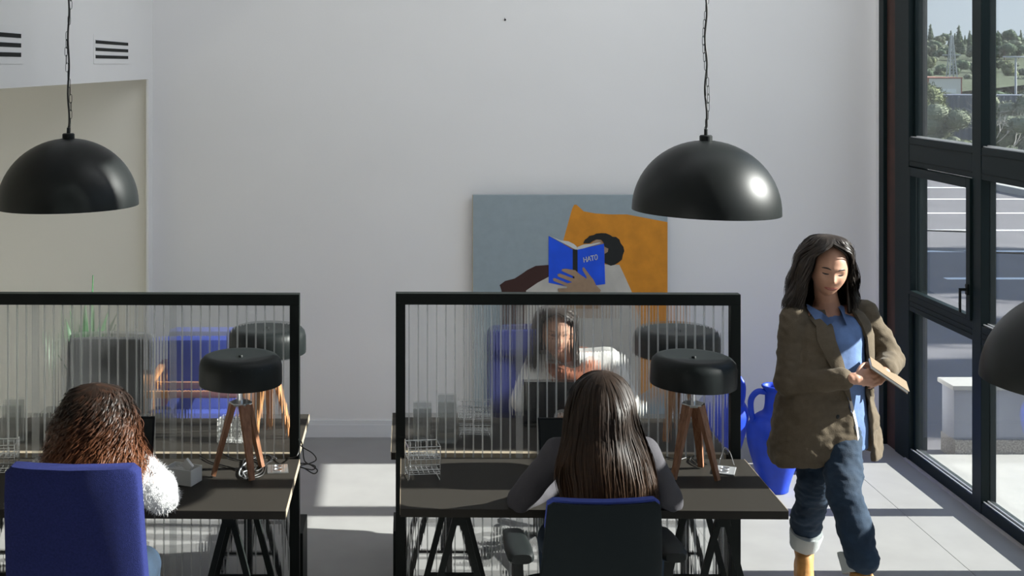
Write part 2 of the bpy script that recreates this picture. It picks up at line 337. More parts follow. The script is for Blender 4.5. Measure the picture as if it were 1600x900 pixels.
# windows --------------------------------------------------------
edges = [8.16, 7.13, 6.25, 5.33, 4.43, 3.52, 2.61, 1.70, .80]
ZT = [(.0, .075), (.95, 1.055), (1.86, 2.04), (4.3, 4.5)]
fx0, fx1 = 3.30, 3.385
for k in range(len(edges)-1):
    y1, y0 = edges[k], edges[k+1]
    a = .055; y1i = y1-(.11 if k == 0 else a); y0i = y0+a
    w_ = thing('window_%d' % (k+1), ['tall dark framed window nearest the back wall, with an opening sash', 'second tall dark framed window from the back wall'][k] if k < 2 else 'tall dark framed window nearer the camera than the photo shows, bay %d' % (k+1), 'window', (0, 0, 0))
    w_['kind'] = 'structure'
    if k == 0: obj('frame_post', bx(fx0, fx1, y1i, y1+.11, 0, 4.5, .004), 'frame', w_, False); obj('frame_step', bx(fx0+.03, fx1+.02, y1i-.03, y1i, .075, 4.3, .002), 'frame', w_, False)
    b = bx(fx0, fx1, y0-a, y0+a, 0, 4.5, .004); obj('mullion', b, 'frame', w_, False)
    obj('mullion_step', bx(fx0+.035, fx1+.01, y0i, y0i+.012, .075, 4.3), 'frame', w_, False)
    for zi, (z0, z1) in enumerate(ZT):
        obj('sill_rail' if zi == 0 else 'transom', bx(fx0+.002, fx1, y0i, y1i, z0, z1, .004), 'frame', w_, False)
        if zi < 3:
            g = B(); box(g, fx0+.012, fx0+.02, y0i, y1i, z1, z1+.006); box(g, fx0+.035, fx0+.042, y0i, y1i, z1, z1+.010)
            obj('glazing_bead', g, 'silver', w_, False)
        if zi in (1, 2):
            g = B(); box(g, fx0-.002, fx0+.003, y0i, y1i, z0+.03, z0+.034); box(g, fx0-.002, fx0+.003, y0i, y1i, z1-.045, z1-.041); obj('groove', g, 'black', w_, False)
    for (z0, z1) in ((.075, .95), (1.055, 1.86), (2.04, 4.3)):
        obj('pane', bx(3.345, 3.351, y0i, y1i, z0, z1), 'pane', w_, False)
    if k % 2 == 0:   # opening sash with handle
        s = B()
        for q in ((y0i, y0i+.05, 1.06, 1.855), (y1i-.05, y1i, 1.06, 1.855), (y0i+.05, y1i-.05, 1.06, 1.085), (y0i+.05, y1i-.05, 1.80, 1.855)):
            box(s, fx0-.012, fx0+.03, q[0], q[1], q[2], q[3], .003)
        sa = obj('sash', s, 'frame', w_, False)
        h = B(); box(h, fx0-.022, fx0-.012, y0i+.012, y0i+.038, 1.20, 1.26, .002); box(h, fx0-.06, fx0-.02, y0i+.018, y0i+.032, 1.222, 1.238, .003)
        box(h, fx0-.062, fx0-.05, y0i+.018, y0i+.032, 1.10, 1.238, .003)
        obj('handle', h, 'blackpl', sa)
# rough mortar along the sill
g = B(); r2 = random.Random(3); y = 8.1
pts = []
while y > .9:
    pts.append(y); y -= .02
rg = []
for y in pts:
    wv = .018+.014*noise.noise(Vector((y*9, 0, 0)))+.008*noise.noise(Vector((y*40, 3, 0)))
    rg.append([Vector((3.302, y, 0.0)), Vector((3.302, y, .012)), Vector((3.30-wv*.6, y, .010)), Vector((3.30-wv, y, .001))])
loft(g, rg, False, False); obj_m = struct('trim_3', g, 'joint', 'ragged strip of sealant along the foot of the windows')

# air vents on the left wall
def vent(y0, y1, z0, z1, label):
    t = thing('air_vent', label, 'air vent', (-1.55, (y0+y1)/2, (z0+z1)/2)); t_ = t
    L = (y1-y0)/2; H = (z1-z0)/2
    f = B(); box(f, 0, .004, -L-.03, L+.03, -H-.03, H+.03, .001); obj('cover_plate', f, 'wall', t, False)
    n = 3; hh = 2*H/(n*2-1)
    for i in range(n):
        z = H-hh-(i*2*hh)
        obj('slot', bx(.003, .0055, -L, L, z, z+hh), 'dark', t, False)
        obj('blade', bx(.0055, .007, -L, L, z+hh*.9, z+hh*1.1), 'base', t, False)
    return t
vent(6.86, 7.73, 2.53, 2.63, 'white vent with three black slots, right of the left pendant cord')
vent(4.6, 5.45, 2.53, 2.63, 'white vent with three black slots at the left edge of the photo')

# ================================================================== PAINTING
PY = 8.50
pt = thing('painting', 'large canvas of a reader behind a blue book on an ochre pillow', 'painting', (1.25, PY+.03, 0))
def PP(px, py, lay): v = W(px, py, PY); return Vector((v.x-1.25, -.03-.0012*lay, v.z))
c0 = PP(739, 305, 0); c1 = PP(1043, 900, 0)
obj('canvas', box(B(), c0.x, c1.x, -.03, .012, .02, c0.z, .002), 'canvas_grey', pt, False)
obj('canvas_edge', bx(c0.x-.002, c0.x, -.028, .012, .02, c0.z), 'p_raw', pt, False)
def poly(name, pts, m, lay, cont=None):
    vs_ = [PP(x, y, lay) for x, y in pts]; bm = B(); f = [bm.verts.new(v) for v in vs_]; r = [bm.verts.new(v+Vector((0, .0012*lay+.0005, 0))) for v in vs_]
    n = len(f)
    for tri in geometry.tessellate_polygon([[Vector((v.x, v.z, 0)) for v in vs_]]):
        q = [f[k] for k in tri]; nn = (q[1].co-q[0].co).cross(q[2].co-q[0].co); bm.faces.new(q if nn.y < 0 else q[::-1])
    for i in range(n):
        try: bm.faces.new((f[i], r[i], r[(i+1) % n], f[(i+1) % n]))
        except ValueError: pass
    return obj(name, bm, m, pt, False)
def crop(l): return [(720+x/3.332, 290+y/3.333) for x, y in l]
poly('painted_pillow', crop([(535, 280), (560, 190), (580, 120), (590, 100), (602, 99), (640, 134), (700, 145), (780, 150), (865, 150), (980, 172), (1076, 190), (1076, 1000), (760, 1200), (420, 1000), (480, 620), (540, 400)]), 'p_orange', 1)
poly('painted_blanket', crop([(202, 518), (230, 497), (280, 484), (320, 458), (345, 440), (390, 418), (460, 413), (520, 430), (520, 1300), (215, 1300), (212, 545)]), 'p_brown', 2)
poly('painted_gown', crop([(340, 546), (400, 505), (470, 468), (560, 440), (700, 425), (745, 410), (825, 412), (848, 460), (888, 549), (930, 700), (930, 1400), (300, 1400)]), 'p_white', 3)
poly('painted_face', crop([(680, 300), (700, 283), (725, 280), (742, 300), (765, 322), (768, 340), (755, 352), (742, 420), (690, 420)]), 'p_skin', 3.5)
hp = []
for k in range(44):
    a = 2*PI*k/44; rr = 1+.055*math.cos(a*9)
    hp.append((755+(88+8*math.cos(a))*math.cos(a)*rr, 332+84*math.sin(a)*rr))
hp2 = [p for p in hp if not (p[0] < 745 and p[1] > 305)]
hp2 = crop([(637, 300), (645, 282), (660, 272), (668, 262), (690, 258), (705, 250), (730, 247), (755, 248), (775, 256), (790, 266), (808, 267), (825, 280), (832, 300), (846, 318), (851, 340), (843, 360), (838, 385), (820, 400), (800, 412), (780, 417), (760, 408), (748, 402), (748, 355), (765, 345), (768, 328), (748, 318), (742, 295), (730, 282), (705, 280), (685, 290), (670, 300)])
poly('painted_hair', hp2, 'p_black', 4)
poly('painted_book_cover', crop([(457, 262), (583, 332), (606, 336), (606, 445), (583, 530), (457, 505)]), 'p_blue', 5)
poly('painted_book_cover', crop([(606, 334), (745, 302), (751, 512), (690, 520), (606, 500)]), 'p_blue', 5)
poly('painted_book_spine', crop([(582, 331), (607, 334), (607, 505), (582, 500)]), 'p_black', 5.5)
poly('painted_page', crop([(462, 262), (520, 285), (560, 290), (590, 305), (603, 318), (606, 332), (595, 332)]), 'p_page', 6)
poly('painted_page', crop([(606, 320), (640, 306), (680, 303), (722, 295), (730, 298), (640, 326), (606, 333)]), 'p_page', 6)
poly('painted_hand', crop([(478, 484), (490, 481), (555, 508), (580, 502), (505, 472), (502, 461), (515, 457), (590, 484), (592, 474), (524, 443), (527, 434), (545, 432), (595, 440), (620, 462), (655, 485), (652, 470), (633, 440), (633, 428), (640, 424), (665, 458), (690, 490), (705, 520), (728, 543), (722, 560), (720, 640), (520, 640), (505, 535), (552, 534), (553, 525), (482, 495)]), 'p_skin', 7)
tb = B()
def stroke(pts, w=3.3):
    P = [PP(*crop([p])[0], 7) for p in pts]
    for a, b in zip(P[:-1], P[1:]):
        d = (b-a).normalized(); s = Vector((-d.z, 0, d.x))*w/3.33*PY/2000/2*1.25; e = d*.0012
        vv = [tb.verts.new(q) for q in (a+s-e, a-s-e, b-s+e, b+s+e)]; tb.faces.new(vv)
stroke([(638, 374), (641, 398)]); stroke([(652, 370), (655, 396)]); stroke([(639, 386), (654, 383)])
stroke([(659, 394), (666, 367), (676, 391)]); stroke([(662, 384), (673, 382)])
stroke([(675, 366), (692, 363)]); stroke([(683, 365), (686, 389)])
stroke([(703+7*math.cos(a*PI/6-.3), 372+13*math.sin(a*PI/6-.3)) for a in range(13)])
bmesh.ops.recalc_face_normals(tb, faces=tb.faces[:]); tag(obj('painted_lettering', tb, 'p_page', pt, False), 'white hand-painted letters HATO on the blue cover')
# tiny hook
nl = thing('wall_hook', 'tiny dark hook high on the bare back wall', 'hook', tuple(W(789, 31, 8.575)))
b = B(); capsule(b, (0, 0, 0), (.003, -.012, 0), .006, .004); capsule(b, (.003, -.012, 0), (-.004, -.016, .010), .003, .002); obj('hook', b, 'black', nl)

# ================================================================== PENDANTS
def pendant(name_label, x, y, zr, R=.30, tilt=(0, 0)):
    t = thing('pendant_lamp', name_label, 'pendant lamp', (x, y, zr))
    prof = [(R, 0), (R, .006)]
    for k in range(1, 17): a = k/17*PI/2; prof.append((R*math.cos(a), .006+R*.96*math.sin(a)))
    prof += [(.03, .006+R*.957)]; inn = [(max(.03, r-.004), max(0, z-.004)) for r, z in prof[::-1]]
    b = B(); lathe(b, prof+[(.001, .006+R*.957)], 96); s = obj('shade', b, 'shade', t, True, 60); s.rotation_euler = (tilt[0], tilt[1], 0)
    b = B(); lathe(b, [(0.001, R*.94), (.03, R*.94)]+[(R*.985*math.cos(k/16*PI/2), R*.94*math.sin(k/16*PI/2)) for k in range(15, -1, -1)]+[(R*.985, .0)], 64)
    bmesh.ops.delete(b, geom=[f for f in b.faces if len(f.verts) > 4 and f.calc_center_median().z < .01], context='FACES')
    i = obj('shade_lining', b, 'inner', s)
    # open the outer shell underneath
    me = s.data; bb_ = B(); bb_.from_mesh(me); bmesh.ops.delete(bb_, geom=[f for f in bb_.faces if len(f.verts) > 4 and f.calc_center_median().z < .01], context='FACES'); bb_.to_mesh(me); bb_.free()
    b = B(); lathe(b, [(.001, R*.9), (.022, R*.9), (.022, R-.075), (.03, R-.09), (.032, R-.13), (.02, R-.155), (.001, R-.16)], 24); obj('bulb', b, 'inner', t)
    top = R*.965; b = B(); lathe(b, [(.001, top-.01), (.026, top-.01), (.026, top+.022), (.022, top+.026), (.001, top+.026)], 24); c = obj('cap', b, 'blackpl', t)
    b = B(); lathe(b, [(.001, top+.02), (.008, top+.02), (.007, top+.05), (.001, top+.052)], 16); obj('cord_grip', b, 'blackpl', c)
    H = 4.6-zr; r = random.Random(int(x*100)); pts = []
    n = 60
    for k in range(n+1): z = top+.04+(H-top-.06)*k/n; pts.append((.0035*math.sin(k*1.1), .0035*math.cos(k*1.3), z))
    b = B(); tube(b, spline(pts, 3), .0042, 7); obj('cord', b, 'cable', t)
    b = B(); z = top+.04; k = 0
    while z < H-.05:
        a = k*PI/2+.5+.15*math.sin(k*.7); off = Vector((.010*math.sin(k*.45), .010*math.cos(k*.45), 0)); dx = Vector((math.cos(a), math.sin(a), 0))*.0055
        L = .020; ring = [Vector((0, 0, z))+off+dx*math.copysign(min(1, abs(math.cos(q))*1.5), math.cos(q))+Vector((0, 0, L*math.sin(q))) for q in [2*PI*j/12 for j in range(13)]]
        tube(b, ring, .0012, 5, False); z += .034; k += 1
    obj('chain', b, 'black', t)
    b = B(); lathe(b, [(.001, H-.03), (.045, H-.03), (.055, H-.004), (.055, H), (.001, H)], 32); obj('ceiling_rose', b, 'blackpl', t)
    return t
pendant('black dome pendant lamp hanging at left beside the air vent', W(107, 322, 5.55).x, 5.55, W(0, 322, 5.55).z, tilt=(0, math.radians(-.8)))
pendant('black dome pendant lamp hanging in front of the painting corner', W(1103, 331, 5.26).x, 5.26, W(0, 331, 5.26).z, tilt=(0, math.radians(1.5)))
pendant('near black dome pendant lamp cut off by the right edge', W(1700, 606, 3.85).x, 3.85, W(0, 606, 3.85).z, tilt=(0, math.radians(3)))

# ================================================================== DESKS AND PARTITIONS
YAW = math.radians(-1.0)
def desk(label, x, y, depth, width=1.52, edge=True, rz=YAW):      # origin: front-left corner on the floor
    t = thing('desk', label, 'desk', (x, y, 0), rz)
    tp = obj('tabletop', bx(0, width, 0, depth, .717, .75, .0015), 'desk', t, False)
    for k, xx in ((0, -.0015), (1, width-.0005)):
        obj('edge_band', bx(xx, xx+.002, .01, depth, .722, .7505), 'edge', tp, False)
    for xx in (.235, width-.235):
        tr = obj('trestle', bx(xx-.025, xx+.025, .06, depth-.06, .69, .716, .002), 'black', t, False)
        obj('stretcher', bx(xx-.012, xx+.012, .12, depth-.12, .265, .28), 'black', tr, False)
        for yy in (.10, depth-.10):
            for s in (-1, 1):
                b = B(); bar(b, (xx+s*.012, yy, .69), (xx+s*.19, yy, 0.0), .024, .024); obj('leg', b, 'black', tr, False)
            b = B(); bar(b, (xx-.12, yy, .27), (xx+.12, yy, .27), .014, .014); obj('crossbar', b, 'black', tr, False)
            b = B(); box(b, xx-.028, xx+.028, yy-.016, yy-.012, .655, .70, .002); obj('hinge_plate', b, 'black', tr, False)
    return t
def partition(label, x, y, width, seams, top=1.478):
    t = thing('partition', label, 'partition', (x, y, 0), YAW)
    for xx in (0, width-.043): obj('frame_post', bx(xx, xx+.043, 0, .05, 0, top-.05, .002), 'black', t, False)
    obj('top_rail', bx(0, width, 0, .05, top-.05, top, .002), 'black', t, False)
    obj('bottom_rail', bx(.043, width-.043, 0, .05, .02, .06, .002), 'black', t, False)
    for xx in (-.012, width-.048): obj('foot', bx(xx, xx+.06, .052, .30, 0, .40, .003), 'black', t, False)
    for xx in (.235, width-.235): obj('support_post', bx(xx-.018, xx+.018, .055, .085, 0, .70, .002), 'black', t, False)
    b = B(); v = [b.verts.new(q) for q in ((.043, .018, .06), (width-.043, .018, .06), (width-.043, .018, top-.05), (.043, .018, top-.05))]; b.faces.new(v)
    obj('front_skin', b, 'fluted', t, False)
    P = .0411; xx = .043+P*.4; k = 0
    src = {}
    while xx < width-.05:
        sm = any(abs(xx-s) < P*.5 for s in seams); w_ = .030 if sm else (.0062 if k % 3 else .005)
        key = (sm, w_)
        if key not in src:
            b = bx(-w_/2, w_/2, 0, .014, .06, top-.05)
            o = obj('seam_strip' if sm else 'rib', b, 'seam' if sm else 'rib', t, False); src[key] = o
        else:
            o = src[key].copy(); COL.objects.link(o); o.parent = t
        o.location = (xx, .020, 0); xx += P; k += 1
    return t
RX, LX = .052, -1.905
desk('black desk with a wire rack and the long-haired person seated at it', RX+.012, 5.035, .66)
desk('black desk with a white box, under the curly-haired person', LX, 5.035, .66)
partition('ribbed clear partition in black frame, in front of painting', RX, 5.70, 1.53, [.545])
partition('ribbed clear partition in black frame, at left edge', LX, 5.70, 1.53, [.36, .98])
desk('rear black desk behind the partition in front of the painting', RX-.02, 5.765, .66)
desk('rear black desk behind the left partition', LX, 5.765, .66)
# pale raw front edge of the two rear desks
for o in [o for o in COL.objects if o.name.startswith('desk') and o.location.y > 5.7]:
    tp = [c for c in o.children if c.name.startswith('tabletop')][0]
    obj('edge_band', bx(.02, 1.50, -.004, .030, .724, .7515), 'edge', tp, False)

# ================================================================== TABLE LAMPS
def table_lamp(label, x, y, shade_r=.180, legm='walnut', rz=0, tilt=(0, 0), tw=.0):
    t = thing('table_lamp', label, 'table lamp', (x, y, .757), rz, None)
    R = shade_r; z0, z1 = .382, .503
    prof = [(R, z0), (R+.001, z0+.01), (R, z1-.045), (R-.006, z1-.022), (R-.02, z1-.007), (R-.035, z1-.001), (R-.05, z1-.002), (.02, z1-.010), (.001, z1-.010)]
    b = B(); lathe(b, [(r, z-z0) for r, z in prof], 72); bmesh.ops.delete(b, geom=[f for f in b.faces if len(f.verts) > 4 and f.calc_center_median().z < .02], context='FACES')
    s = obj('lamp_shade', b, 'lampsh', t, True, 70); s.location = (0, 0, z0); s.rotation_euler = (tilt[0], tilt[1], 0)
    b = B(); lathe(b, [(R-.004, .0), (R-.004, z1-z0-.03), (R-.04, z1-z0-.012), (.001, z1-z0-.014)], 48); bmesh.ops.delete(b, geom=[f for f in b.faces if len(f.verts) > 4 and f.calc_center_median().z < .02], context='FACES')
    obj('shade_lining', b, 'inner', s)
    b = B(); lathe(b, [(.001, .100), (.009, .100), (.010, .116), (.008, .120), (.001, .120)], 16); obj('finial', b, 'blackpl', s)
    b = B(); lathe(b, [(.001, .30), (.010, .30), (.010, .34), (.022, .345), (.022, .40), (.012, .405), (.005, .41), (.005, .488), (.001, .488)], 20); obj('socket', b, 'chrome', t)
    b = B(); lathe(b, [(.001, .400), (.018, .402), (.030, .43), (.028, .455), (.001, .47)], 20); obj('bulb', b, 'inner', t)
    b = B(); lathe(b, [(.001, .292), (.048, .292), (.050, .298), (.048, .303), (.001, .303)], 6); obj('top_plate', b, 'chrome', t)
    for a in (-2.55, -.80, 1.05):
        a += tw; d = Vector((math.cos(a), math.sin(a), 0)); b = B()
        bar(b, d*.034+Vector((0, 0, .296)), d*.118+Vector((0, 0, 0)), .020, .046, up=d, w2=.015, d2=.024) if False else bar(b, d*.034+Vector((0, 0, .296)), d*.118, .044, .022, up=d, w2=.022, d2=.016)
        lg = obj('leg', b, legm, t, False)
    return t
a = W(1083, 0, 5.44); table_lamp('black drum lamp on walnut tripod, right of the long-haired person', a.x, 5.44, tilt=(0, math.radians(1.5)))
a = W(376, 0, 5.46); table_lamp('black drum lamp on walnut tripod, beside the white box', a.x, 5.46, .176, tw=-.25)
a = W(418, 0, 6.05); table_lamp('rear black drum lamp on orange tripod behind the left partition', a.x, 6.05, .181, 'beech', tw=.5)
a = W(1057, 0, 6.02); table_lamp('rear black drum lamp behind the partition in front of painting', a.x, 6.02, .200, 'beech', tw=.3, tilt=(0, 0))

# ================================================================== OFFICE CHAIRS
def chair(name, label, x, y, rz, ztop, wt, wb, thick, backm, trimm, seatm, zb=.50, lean=.12, arm_h=.66, arms='pad', arm_w=None, p=7):
    t = thing(name, label, 'office chair', (x, y, 0), rz)      # faces +Y; back at -Y
    rings = []; n = 14
    for k in range(n+1):
        q = k/n; z = zb+(ztop-zb)*q; e = 1
        if k == 0 or k == n: e = .90
        if k == 1 or k == n-1: e = .985
        wd = (wb+(wt-wb)*q)/2*e; th = thick/2*(e if e < .95 else 1)
        zz = z if k not in (1, n-1) else (z+(-.6 if k == 1 else .6)*(ztop-zb)/n)
        cy = -lean*q-.02*math.sin(q*PI)
        rings.append([v+Vector((0, -.035*(1-(v.x/max(wd, .01))**2)*0-0+.03*(v.x/wd)**2, 0)) for v in sring((0, cy, zz), wd, th, 56, p)])
    b = B(); loft(b, rings); bk = obj('backrest', b, backm, t, True, 50)
    if trimm:
        b = B(); rr = []
        top = rings[-2]; 
        b = B(); rt = [[v+Vector((0, thick*.35, .002)) for v in r] for r in rings[-4:]]
        rt = [[Vector((v.x*1.0, v.y, v.z+.006)) for v in r] for r in rt]
        loft(b, rt); obj('backrest_pad', b, trimm, bk, True, 50)
    # seat
    rs = [sring((0, .25, z), .25*s, .24*s, 40, 4) for z, s in ((.42, .9), (.43, .97), (.46, 1), (.49, .99), (.503, .93))]
    b = B(); loft(b, rs); obj('seat', b, seatm, t, True, 50)
    aw = arm_w or wb/2+.06
    for s in (-1, 1):
        if arms == 'pad':
            b = B(); rg = []
            for k, (yy, sc) in enumerate(((-.02, .75), (0, 1), (.08, 1.05), (.18, .95), (.24, .8), (.25, .6))):
                rg.append([Vector((s*aw+(.002 if False else 0)+v.x, yy, arm_h+v.y-.06*(1 if yy < 0 else 0)*0)) for v in sring((0, 0, 0), .047*sc, .023*sc, 20, 3)])
            loft(b, rg); pad = obj('armrest', b, 'blackpl', t)
            b = B(); bar(b, (s*aw, .10, arm_h-.01), (s*aw*.98, .13, .46), .035, .05, up=Vector((0, 1, 0))); bar(b, (s*aw*.98, .13, .455), (s*.20, .2, .44), .05, .015); obj('arm_post', b, 'blackpl', pad)
        else:
            b = B(); P_ = spline([(s*.22, .16, .44), (s*(aw-.01), .16, .46), (s*aw, .10, .58), (s*aw, .0, arm_h-.01), (s*aw, .16, arm_h), (s*aw, .26, arm_h-.01)], 5); tube(b, P_, .016, 10); obj('armrest', b, 'blackpl', t)
    b = B(); bar(b, (0, .02, .44), (0, -.05, .60), .09, .02, up=Vector((0, 1, 0))); obj('back_bracket', b, 'blackpl', t)
    b = B(); lathe(b, [(.001, .08), (.028, .08), (.028, .25), (.018, .25), (.018, .42), (.001, .42)], 20, (0, .25, 0)); obj('gas_lift', b, 'black', t)
    for k in range(5):
        a_ = 2*PI*k/5+.3; d = Vector((math.cos(a_), math.sin(a_), 0)); o_ = Vector((0, .25, 0))
        b = B(); bar(b, o_+Vector((0, 0, .10)), o_+d*.29+Vector((0, 0, .075)), .045, .03, up=Vector((0, 0, 1)), w2=.03, d2=.02); lg = obj('base_leg', b, 'blackpl', t, False)
        b = B(); c_ = o_+d*.29+Vector((0, 0, .028)); s_ = Vector((-d.y, d.x, 0))*.022; tube(b, [c_-s_, c_-s_*.2, c_+s_*.2, c_+s_], [.026, .028, .028, .026], 16); obj('caster', b, 'blackpl', lg)
    return t
# local origin is under the backrest
chair('office_chair', 'navy fabric office chair in front of the curly-haired person', W(123, 0, 4.15).x, 4.20, math.radians(-2), W(0, 732, 4.05).z, .430, .475, .075, 'navy', None, 'navy', zb=.52, lean=.14, arm_h=.60, arms='loop', arm_w=.285, p=9)
chair('office_chair', 'dark office chair with blue top edge in front of the long-haired person', W(939, 0, 4.50).x, 4.56, math.radians(1.5), W(0, 788, 4.42).z, .395, .455, .040, 'navy2', 'chblue', 'navy2', zb=.48, lean=.14, arm_h=.745, arm_w=.275)
chair('office_chair', 'empty charcoal office chair behind the left partition', W(172, 0, 6.85).x, 6.80, PI, 1.05, .47, .46, .07, 'greyfab', None, 'greyfab', zb=.5, p=4)
chair('office_chair', 'blue office chair under the person behind the partition', .78, 6.83, PI+.06, 1.08, .44, .46, .05, 'navy', 'navy', 'navy', zb=.5, p=5)
# wooden-railed blue armchair in the back left
ac = thing('armchair', 'low blue armchair with a wooden rail behind the left partition', 'armchair', (-1.09, 7.75, 0))
obj('cushion', bx(-.24, .24, -.24, .20, .30, .44, .04), 'chblue', ac); obj('back_cushion', bx(-.25, .25, .14, .28, .42, .86, .05), 'chblue', ac)
for s in (-1, 1):
    b = B(); box(b, s*.28-.02, s*.28+.02, -.26, .28, .62, .65, .006); r_ = obj('wooden_rail', b, 'beech', ac)
    for yy in (-.22, .24): obj('leg', bx(s*.28-.018, s*.28+.018, yy-.018, yy+.018, 0, .62, .004), 'beech', r_)
obj('wooden_rail', bx(-.30, .30, -.27, -.24, .60, .64, .006), 'beech', ac)

# ================================================================== JARS
def jar(label, x, y, s=1.0, rz=0, both=False):
    t = thing('ceramic_jar', label, 'jar', (x, y, 0), rz, None)
    prof = [(.001, 0), (.080, 0), (.092, .012), (.100, .05), (.135, .16), (.168, .27), (.182, .35), (.178, .42), (.155, .475), (.118, .51), (.085, .53), (.070, .55), (.063, .59), (.062, .64), (.066, .675), (.078, .692), (.084, .70), (.084, .708), (.074, .712), (.062, .700), (.052, .66), (.052, .60), (.001, .58)]
    P_ = [Vector((r, 0, z)) for r, z in prof]; sp_ = spline(P_, 4); b = B(); lathe(b, [(p.x*s, p.z*s) for p in sp_], 56)
    me = bpy.data.meshes.new('j'); b.to_mesh(me); b.free()
    for v in me.vertices: v.co += Vector((v.co.x, v.co.y, 0))*(.012*noise.noise(Vector((0, 0, v.co.z*60)))+.02*noise.noise(v.co*7))
    obj('body', me, 'blue', t, True, 80)
    for sd_ in ((-1, 1) if both else (-1,)):
        b = B(); tube(b, spline([(sd_*.055*s, 0, .665*s), (sd_*.115*s, 0, .668*s), (sd_*.158*s, 0, .62*s), (sd_*.160*s, 0, .54*s), (sd_*.140*s, 0, .455*s)], 6), .020*s, 12); obj('handle', b, 'blue', t)
    return t
jar('blue one-handled ceramic jar standing between desk and walking person', W(1210, 0, 7.50).x, 7.50, 0.87, .05)
jar('blue ceramic jar half hidden by the right post of the partition', W(1128, 0, 7.93).x, 7.93, 0.87, 2.4)
jar('blue ceramic jar behind the walking person, seen mirrored in the window', 2.60, 7.88, .86, -1.2)

# ================================================================== DESK THINGS
def wire_rack(label, x, y, w_, d_, h_, rz=0, nx=6, tiers=2):
    t = thing('wire_rack', label, 'wire rack', (x, y, .751), rz); r = .0017
    b = B()
    for sx in (-w_/2, w_/2):
        tube(b, [(sx, -d_/2, 0), (sx, -d_/2, h_*.95)], r*1.5, 6); tube(b, [(sx, d_/2, 0), (sx, d_/2, h_)], r*1.5, 6)
        tube(b, [(sx, -d_/2, .004), (sx*.8, 0, .03), (sx, d_/2, .004)], r*1.2, 6)
    for z in (h_*.95,): tube(b, [(-w_/2, -d_/2, z), (w_/2, -d_/2, z), (w_/2, d_/2, z), (-w_/2, d_/2, z), (-w_/2, -d_/2, z)], r*1.5, 6)
    obj('frame', b, 'wire', t)
    for k in range(tiers):
        z0 = h_*(.22+k*.40); b = B()
        for i in range(nx+1):
            x_ = -w_/2+w_*i/nx; tube(b, [(x_, -d_/2, z0+h_*.25), (x_, -d_/2, z0), (x_, d_/2, z0), (x_, d_/2, z0+h_*.3)], r, 5)
        for i in range(5): y_ = -d_/2+d_*i/4; tube(b, [(-w_/2, y_, z0), (w_/2, y_, z0)], r, 5)
        for zz in (z0+h_*.12, z0+h_*.25): tube(b, [(-w_/2, -d_/2, zz), (w_/2, -d_/2, zz)], r, 5)
        tag(obj('wire_shelf', b, 'wire', t), kind='stuff')
    return t
p = W(660, 0, 5.44); wire_rack('small chrome wire rack at the left end of the front desk with the long-haired person', p.x, 5.40, .135, .10, .155, .12)
p = W(742, 0, 6.0); wire_rack('wider wire rack on the rear desk behind the partition', p.x, 6.0, .155, .12, .17, -.05, 8)
p = W(2, 0, 5.42); wire_rack('wire rack at the left edge of the photo, on the front desk', p.x, 5.42, .13, .10, .155, .1)
p = W(142, 0, 6.02); wire_rack('wire rack on the rear desk behind the curly-haired person', p.x, 6.02, .16, .12, .17, .3, 8)
def holder(label, px, y, w_, h_):
    t = thing('document_holder', label, 'holder', (W(px, 0, y).x, y, .751)); 
    obj('front_plate', bx(-w_/2, w_/2, -.02, -.016, 0, h_*.9, .001), 'acrylic', t, False); obj('back_plate', bx(-w_/2, w_/2, .03, .034, 0, h_, .001), 'acrylic', t, False)
    obj('base_plate', bx(-w_/2, w_/2, -.016, .03, 0, .004), 'acrylic', t, False)
    b = B(); tube(b, [(-w_/2, -.018, h_*.9), (w_/2, -.018, h_*.9)], .0015, 5); tube(b, [(-w_/2, -.018, 0), (-w_/2, -.018, h_*.9)], .0015, 5); obj('polished_edge', b, 'wire', t)
holder('clear acrylic holder behind the wire rack of the right desk', 660, 5.95, .085, .175)
holder('taller clear acrylic holder left of the rear wire rack', 699, 5.93, .085, .215)
holder('clear acrylic holder on the rear desk at the left edge', 22, 5.95, .10, .19)
# white open box with papers
p = W(286, 0, 5.36); t = thing('desk_tray', 'white translucent box filled with papers and clips beside the lamp', 'box', (p.x, 5.36, .751), math.radians(-22))
for q in ((-.065, -.062, -.045, .045), (.062, .065, -.045, .045), (-.062, .062, -.045, -.042), (-.062, .062, .042, .045)): obj('wall', bx(q[0], q[1], q[2], q[3], 0, .065, .001), 'wplastic', t, False)
obj('bottom', bx(-.062, .062, -.042, .042, 0, .003), 'wplastic', t, False)
cards = thing('note_cards', 'white cards sticking up out of the white translucent box', 'cards', (p.x, 5.36, .757), math.radians(-22))
for k in range(5):
    c_ = obj('card', bx(-.035, .035, -.0012, .0012, 0, .052, 0), 'paper', cards, False); c_.location = (-.02+.006*k, -.028+.013*k, .002); c_.rotation_euler = (.12*k-.2, .1*k-.15, .3-.1*k)
c_ = obj('card', bx(-.022, .022, -.006, .006, 0, .05, .001), 'paper', cards, False); c_.location = (.01, 0, .048); c_.rotation_euler = (.2, .75, -.1)
